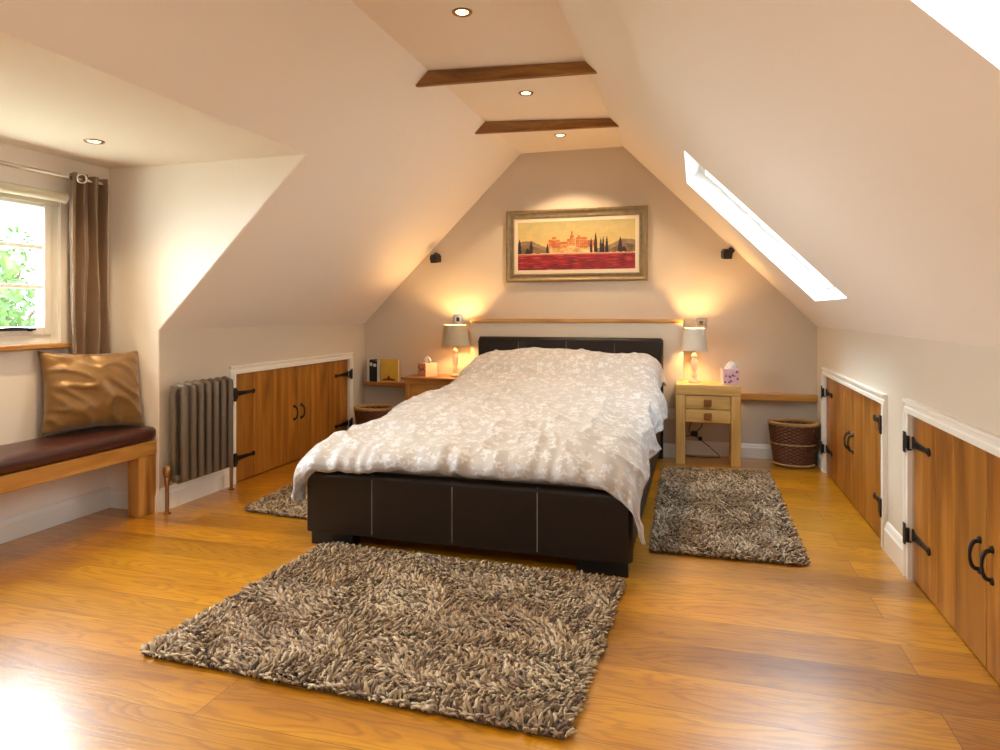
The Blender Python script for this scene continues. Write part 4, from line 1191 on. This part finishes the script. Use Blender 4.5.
# ------------------------------------------------------------------ outside the window: tree crowns at first-floor height
def tree(x, y, zc, R_, n, seed, lab):
    t = thing('garden_tree', (x, y, -2.6), lab, 'tree', None)
    rnd = random.Random(seed); V = []; F = []
    blobs = [(Vector((x+rnd.uniform(-.7,.7)*R_, y+rnd.uniform(-.8,.8)*R_, zc+rnd.uniform(-.7,.6)*R_)), R_*rnd.uniform(.3,.55)) for _ in range(16)]
    for k_ in range(n):
        c_, r_ = rnd.choice(blobs)
        d = Vector((rnd.gauss(0,1), rnd.gauss(0,1), rnd.gauss(0,1))).normalized()
        p = c_+d*r_*rnd.uniform(.75, 1.05); s_ = rnd.uniform(.05, .10)
        a = Vector((rnd.gauss(0,1), rnd.gauss(0,1), rnd.gauss(0,1))).normalized(); b_ = a.orthogonal().normalized(); q = a.cross(b_)*.12
        o = len(V)
        V += [tuple(p-a*s_), tuple(p+b_*s_*.45+q*s_), tuple(p+a*s_), tuple(p-b_*s_*.45+q*s_)]
        F += [(o,o+1,o+2), (o,o+2,o+3)]
    MB().add(V, F).build('foliage', M['leaf'], t)['kind'] = 'stuff'
    tr = MB(); tr.tube([(x,y,-2.6),(x+.05,y,-1),(x,y,zc-.3*R_),(x,y,zc+.3*R_)], [.16,.13,.09,.04], 10)
    for c_, r_ in blobs[:8]: tr.tube([(x,y,zc-.4*R_), tuple((Vector((x,y,zc))+c_)/2), tuple(c_)], [.05,.035,.015], 6)
    tr.build('trunk', M['bark'], t, smooth=True)
tree(-7.6, 4.3, .75, 1.5, 5200, 5, 'leafy green garden tree seen through the dormer window')
tree(-11.5, 8.8, 1.4, 2.0, 5200, 9, 'paler leafy tree farther off outside the dormer window')
gd = MB().box((-30, -20, -2.7), (-3.6, 30, -2.6)); M['gravel'] = plain('pale_gravel', (150, 146, 124), .9, var=.3, vscale=1.5)  # ground made pale to bounce daylight up onto the dormer ceiling
tag(gd.build('ground', M['gravel']), kind='structure')

# ------------------------------------------------------------------ daylight
wd = bpy.data.worlds.new('sky'); scn.world = wd; wd.use_nodes = True; nt = wd.node_tree
bg = nt.nodes['Background']
tc = N(nt, 'ShaderNodeTexCoord'); sp = N(nt, 'ShaderNodeSeparateXYZ'); nt.links.new(tc.outputs['Generated'], sp.inputs[0])
rp = ramp(nt, [(.0, (.75,.78,.78,1)), (.5, (.86,.93,1,1)), (1, (.66,.83,1,1))])
mr = N(nt, 'ShaderNodeMapRange'); mr.inputs['From Min'].default_value = -1; nt.links.new(sp.outputs[2], mr.inputs['Value'])
nt.links.new(mr.outputs[0], rp.inputs[0]); nt.links.new(rp.outputs[0], bg.inputs['Color'])
dt = N(nt, 'ShaderNodeVectorMath', operation='DOT_PRODUCT'); dt.inputs[1].default_value = Vector((-.85, .22, .42)).normalized()
nt.links.new(tc.outputs['Generated'], dt.inputs[0])
ms = N(nt, 'ShaderNodeMapRange', interpolation_type='SMOOTHSTEP'); ms.inputs['From Min'].default_value = .1; ms.inputs['From Max'].default_value = .9
ms.inputs['To Min'].default_value = 5.5; ms.inputs['To Max'].default_value = 36
nt.links.new(dt.outputs['Value'], ms.inputs['Value'])
# extra bright sky lobe added beyond the dormer to lift the floor highlight
d2 = N(nt, 'ShaderNodeVectorMath', operation='DOT_PRODUCT'); d2.inputs[1].default_value = Vector((-.69, .55, .44)).normalized()
nt.links.new(tc.outputs['Generated'], d2.inputs[0])
m2_ = N(nt, 'ShaderNodeMapRange', interpolation_type='SMOOTHSTEP'); m2_.inputs['From Min'].default_value = .86; m2_.inputs['From Max'].default_value = .98; m2_.inputs['To Max'].default_value = 32
nt.links.new(d2.outputs['Value'], m2_.inputs['Value'])
ad_ = N(nt, 'ShaderNodeMath', operation='ADD'); nt.links.new(ms.outputs[0], ad_.inputs[0]); nt.links.new(m2_.outputs[0], ad_.inputs[1])
nt.links.new(ad_.outputs[0], bg.inputs['Strength'])
def portal(name, loc, normal, sx_, sy_):
    L = bpy.data.lights.new(name, 'AREA'); L.shape = 'RECTANGLE'; L.size = sx_; L.size_y = sy_; L.cycles.is_portal = True
    o = bpy.data.objects.new(name, L); COL.objects.link(o); o.location = loc
    o.rotation_euler = Vector(normal).to_track_quat('-Z', 'Y').to_euler()
portal('portal', (XW-.13, (WY0+WY1)/2, (WZ0+WZ1)/2), (1,0,0), WZ1-WZ0, WY1-WY0)
bpy.data.objects['portal'].rotation_euler = Matrix(((0,0,-1),(1,0,0),(0,-1,0))).to_euler()
bpy.data.objects['portal'].data.size = WY1-WY0; bpy.data.objects['portal'].data.size_y = WZ1-WZ0
for k_, (a, b_, y0, y1) in enumerate(SK):
    c_ = Vector((XR, (y0+y1)/2, ZR)) + Ur*(a+b_)/2 + Nr*(TR+.03)
    L = bpy.data.lights.new('portal_roof', 'AREA'); L.shape = 'RECTANGLE'; L.size = b_-a; L.size_y = y1-y0; L.cycles.is_portal = True
    o = bpy.data.objects.new('portal_roof', L); COL.objects.link(o); o.location = c_
    R3 = Matrix((Ur, Vector((0,1,0)), Nr)).transposed()
    if R3.determinant() < 0: R3 = Matrix((-Ur, Vector((0,1,0)), Nr)).transposed()
    o.rotation_euler = R3.to_euler()

L = bpy.data.lights.new('portal_gable', 'AREA'); L.shape = 'RECTANGLE'; L.size = FW[1]-FW[0]; L.size_y = FW[3]-FW[2]; L.cycles.is_portal = True
o = bpy.data.objects.new('portal_gable', L); COL.objects.link(o); o.location = ((FW[0]+FW[1])/2, YF-.13, (FW[2]+FW[3])/2); o.rotation_euler = (-PI/2, 0, 0)
# ------------------------------------------------------------------ camera
cam = bpy.data.cameras.new('camera'); co = bpy.data.objects.new('camera', cam); COL.objects.link(co)
cam.sensor_width = 36; cam.lens = 673/1000*36; cam.shift_y = -(375-312)/1000
cam.clip_start = .02
co.location = (0, 0, 1.15)
co.rotation_euler = (PI/2, 0, math.atan(197/673))
scn.camera = co
scn.view_settings.view_transform = 'Standard'; scn.view_settings.look = 'None'
scn.view_settings.exposure = .68; scn.view_settings.gamma = 1; scn.view_settings.use_curve_mapping = False
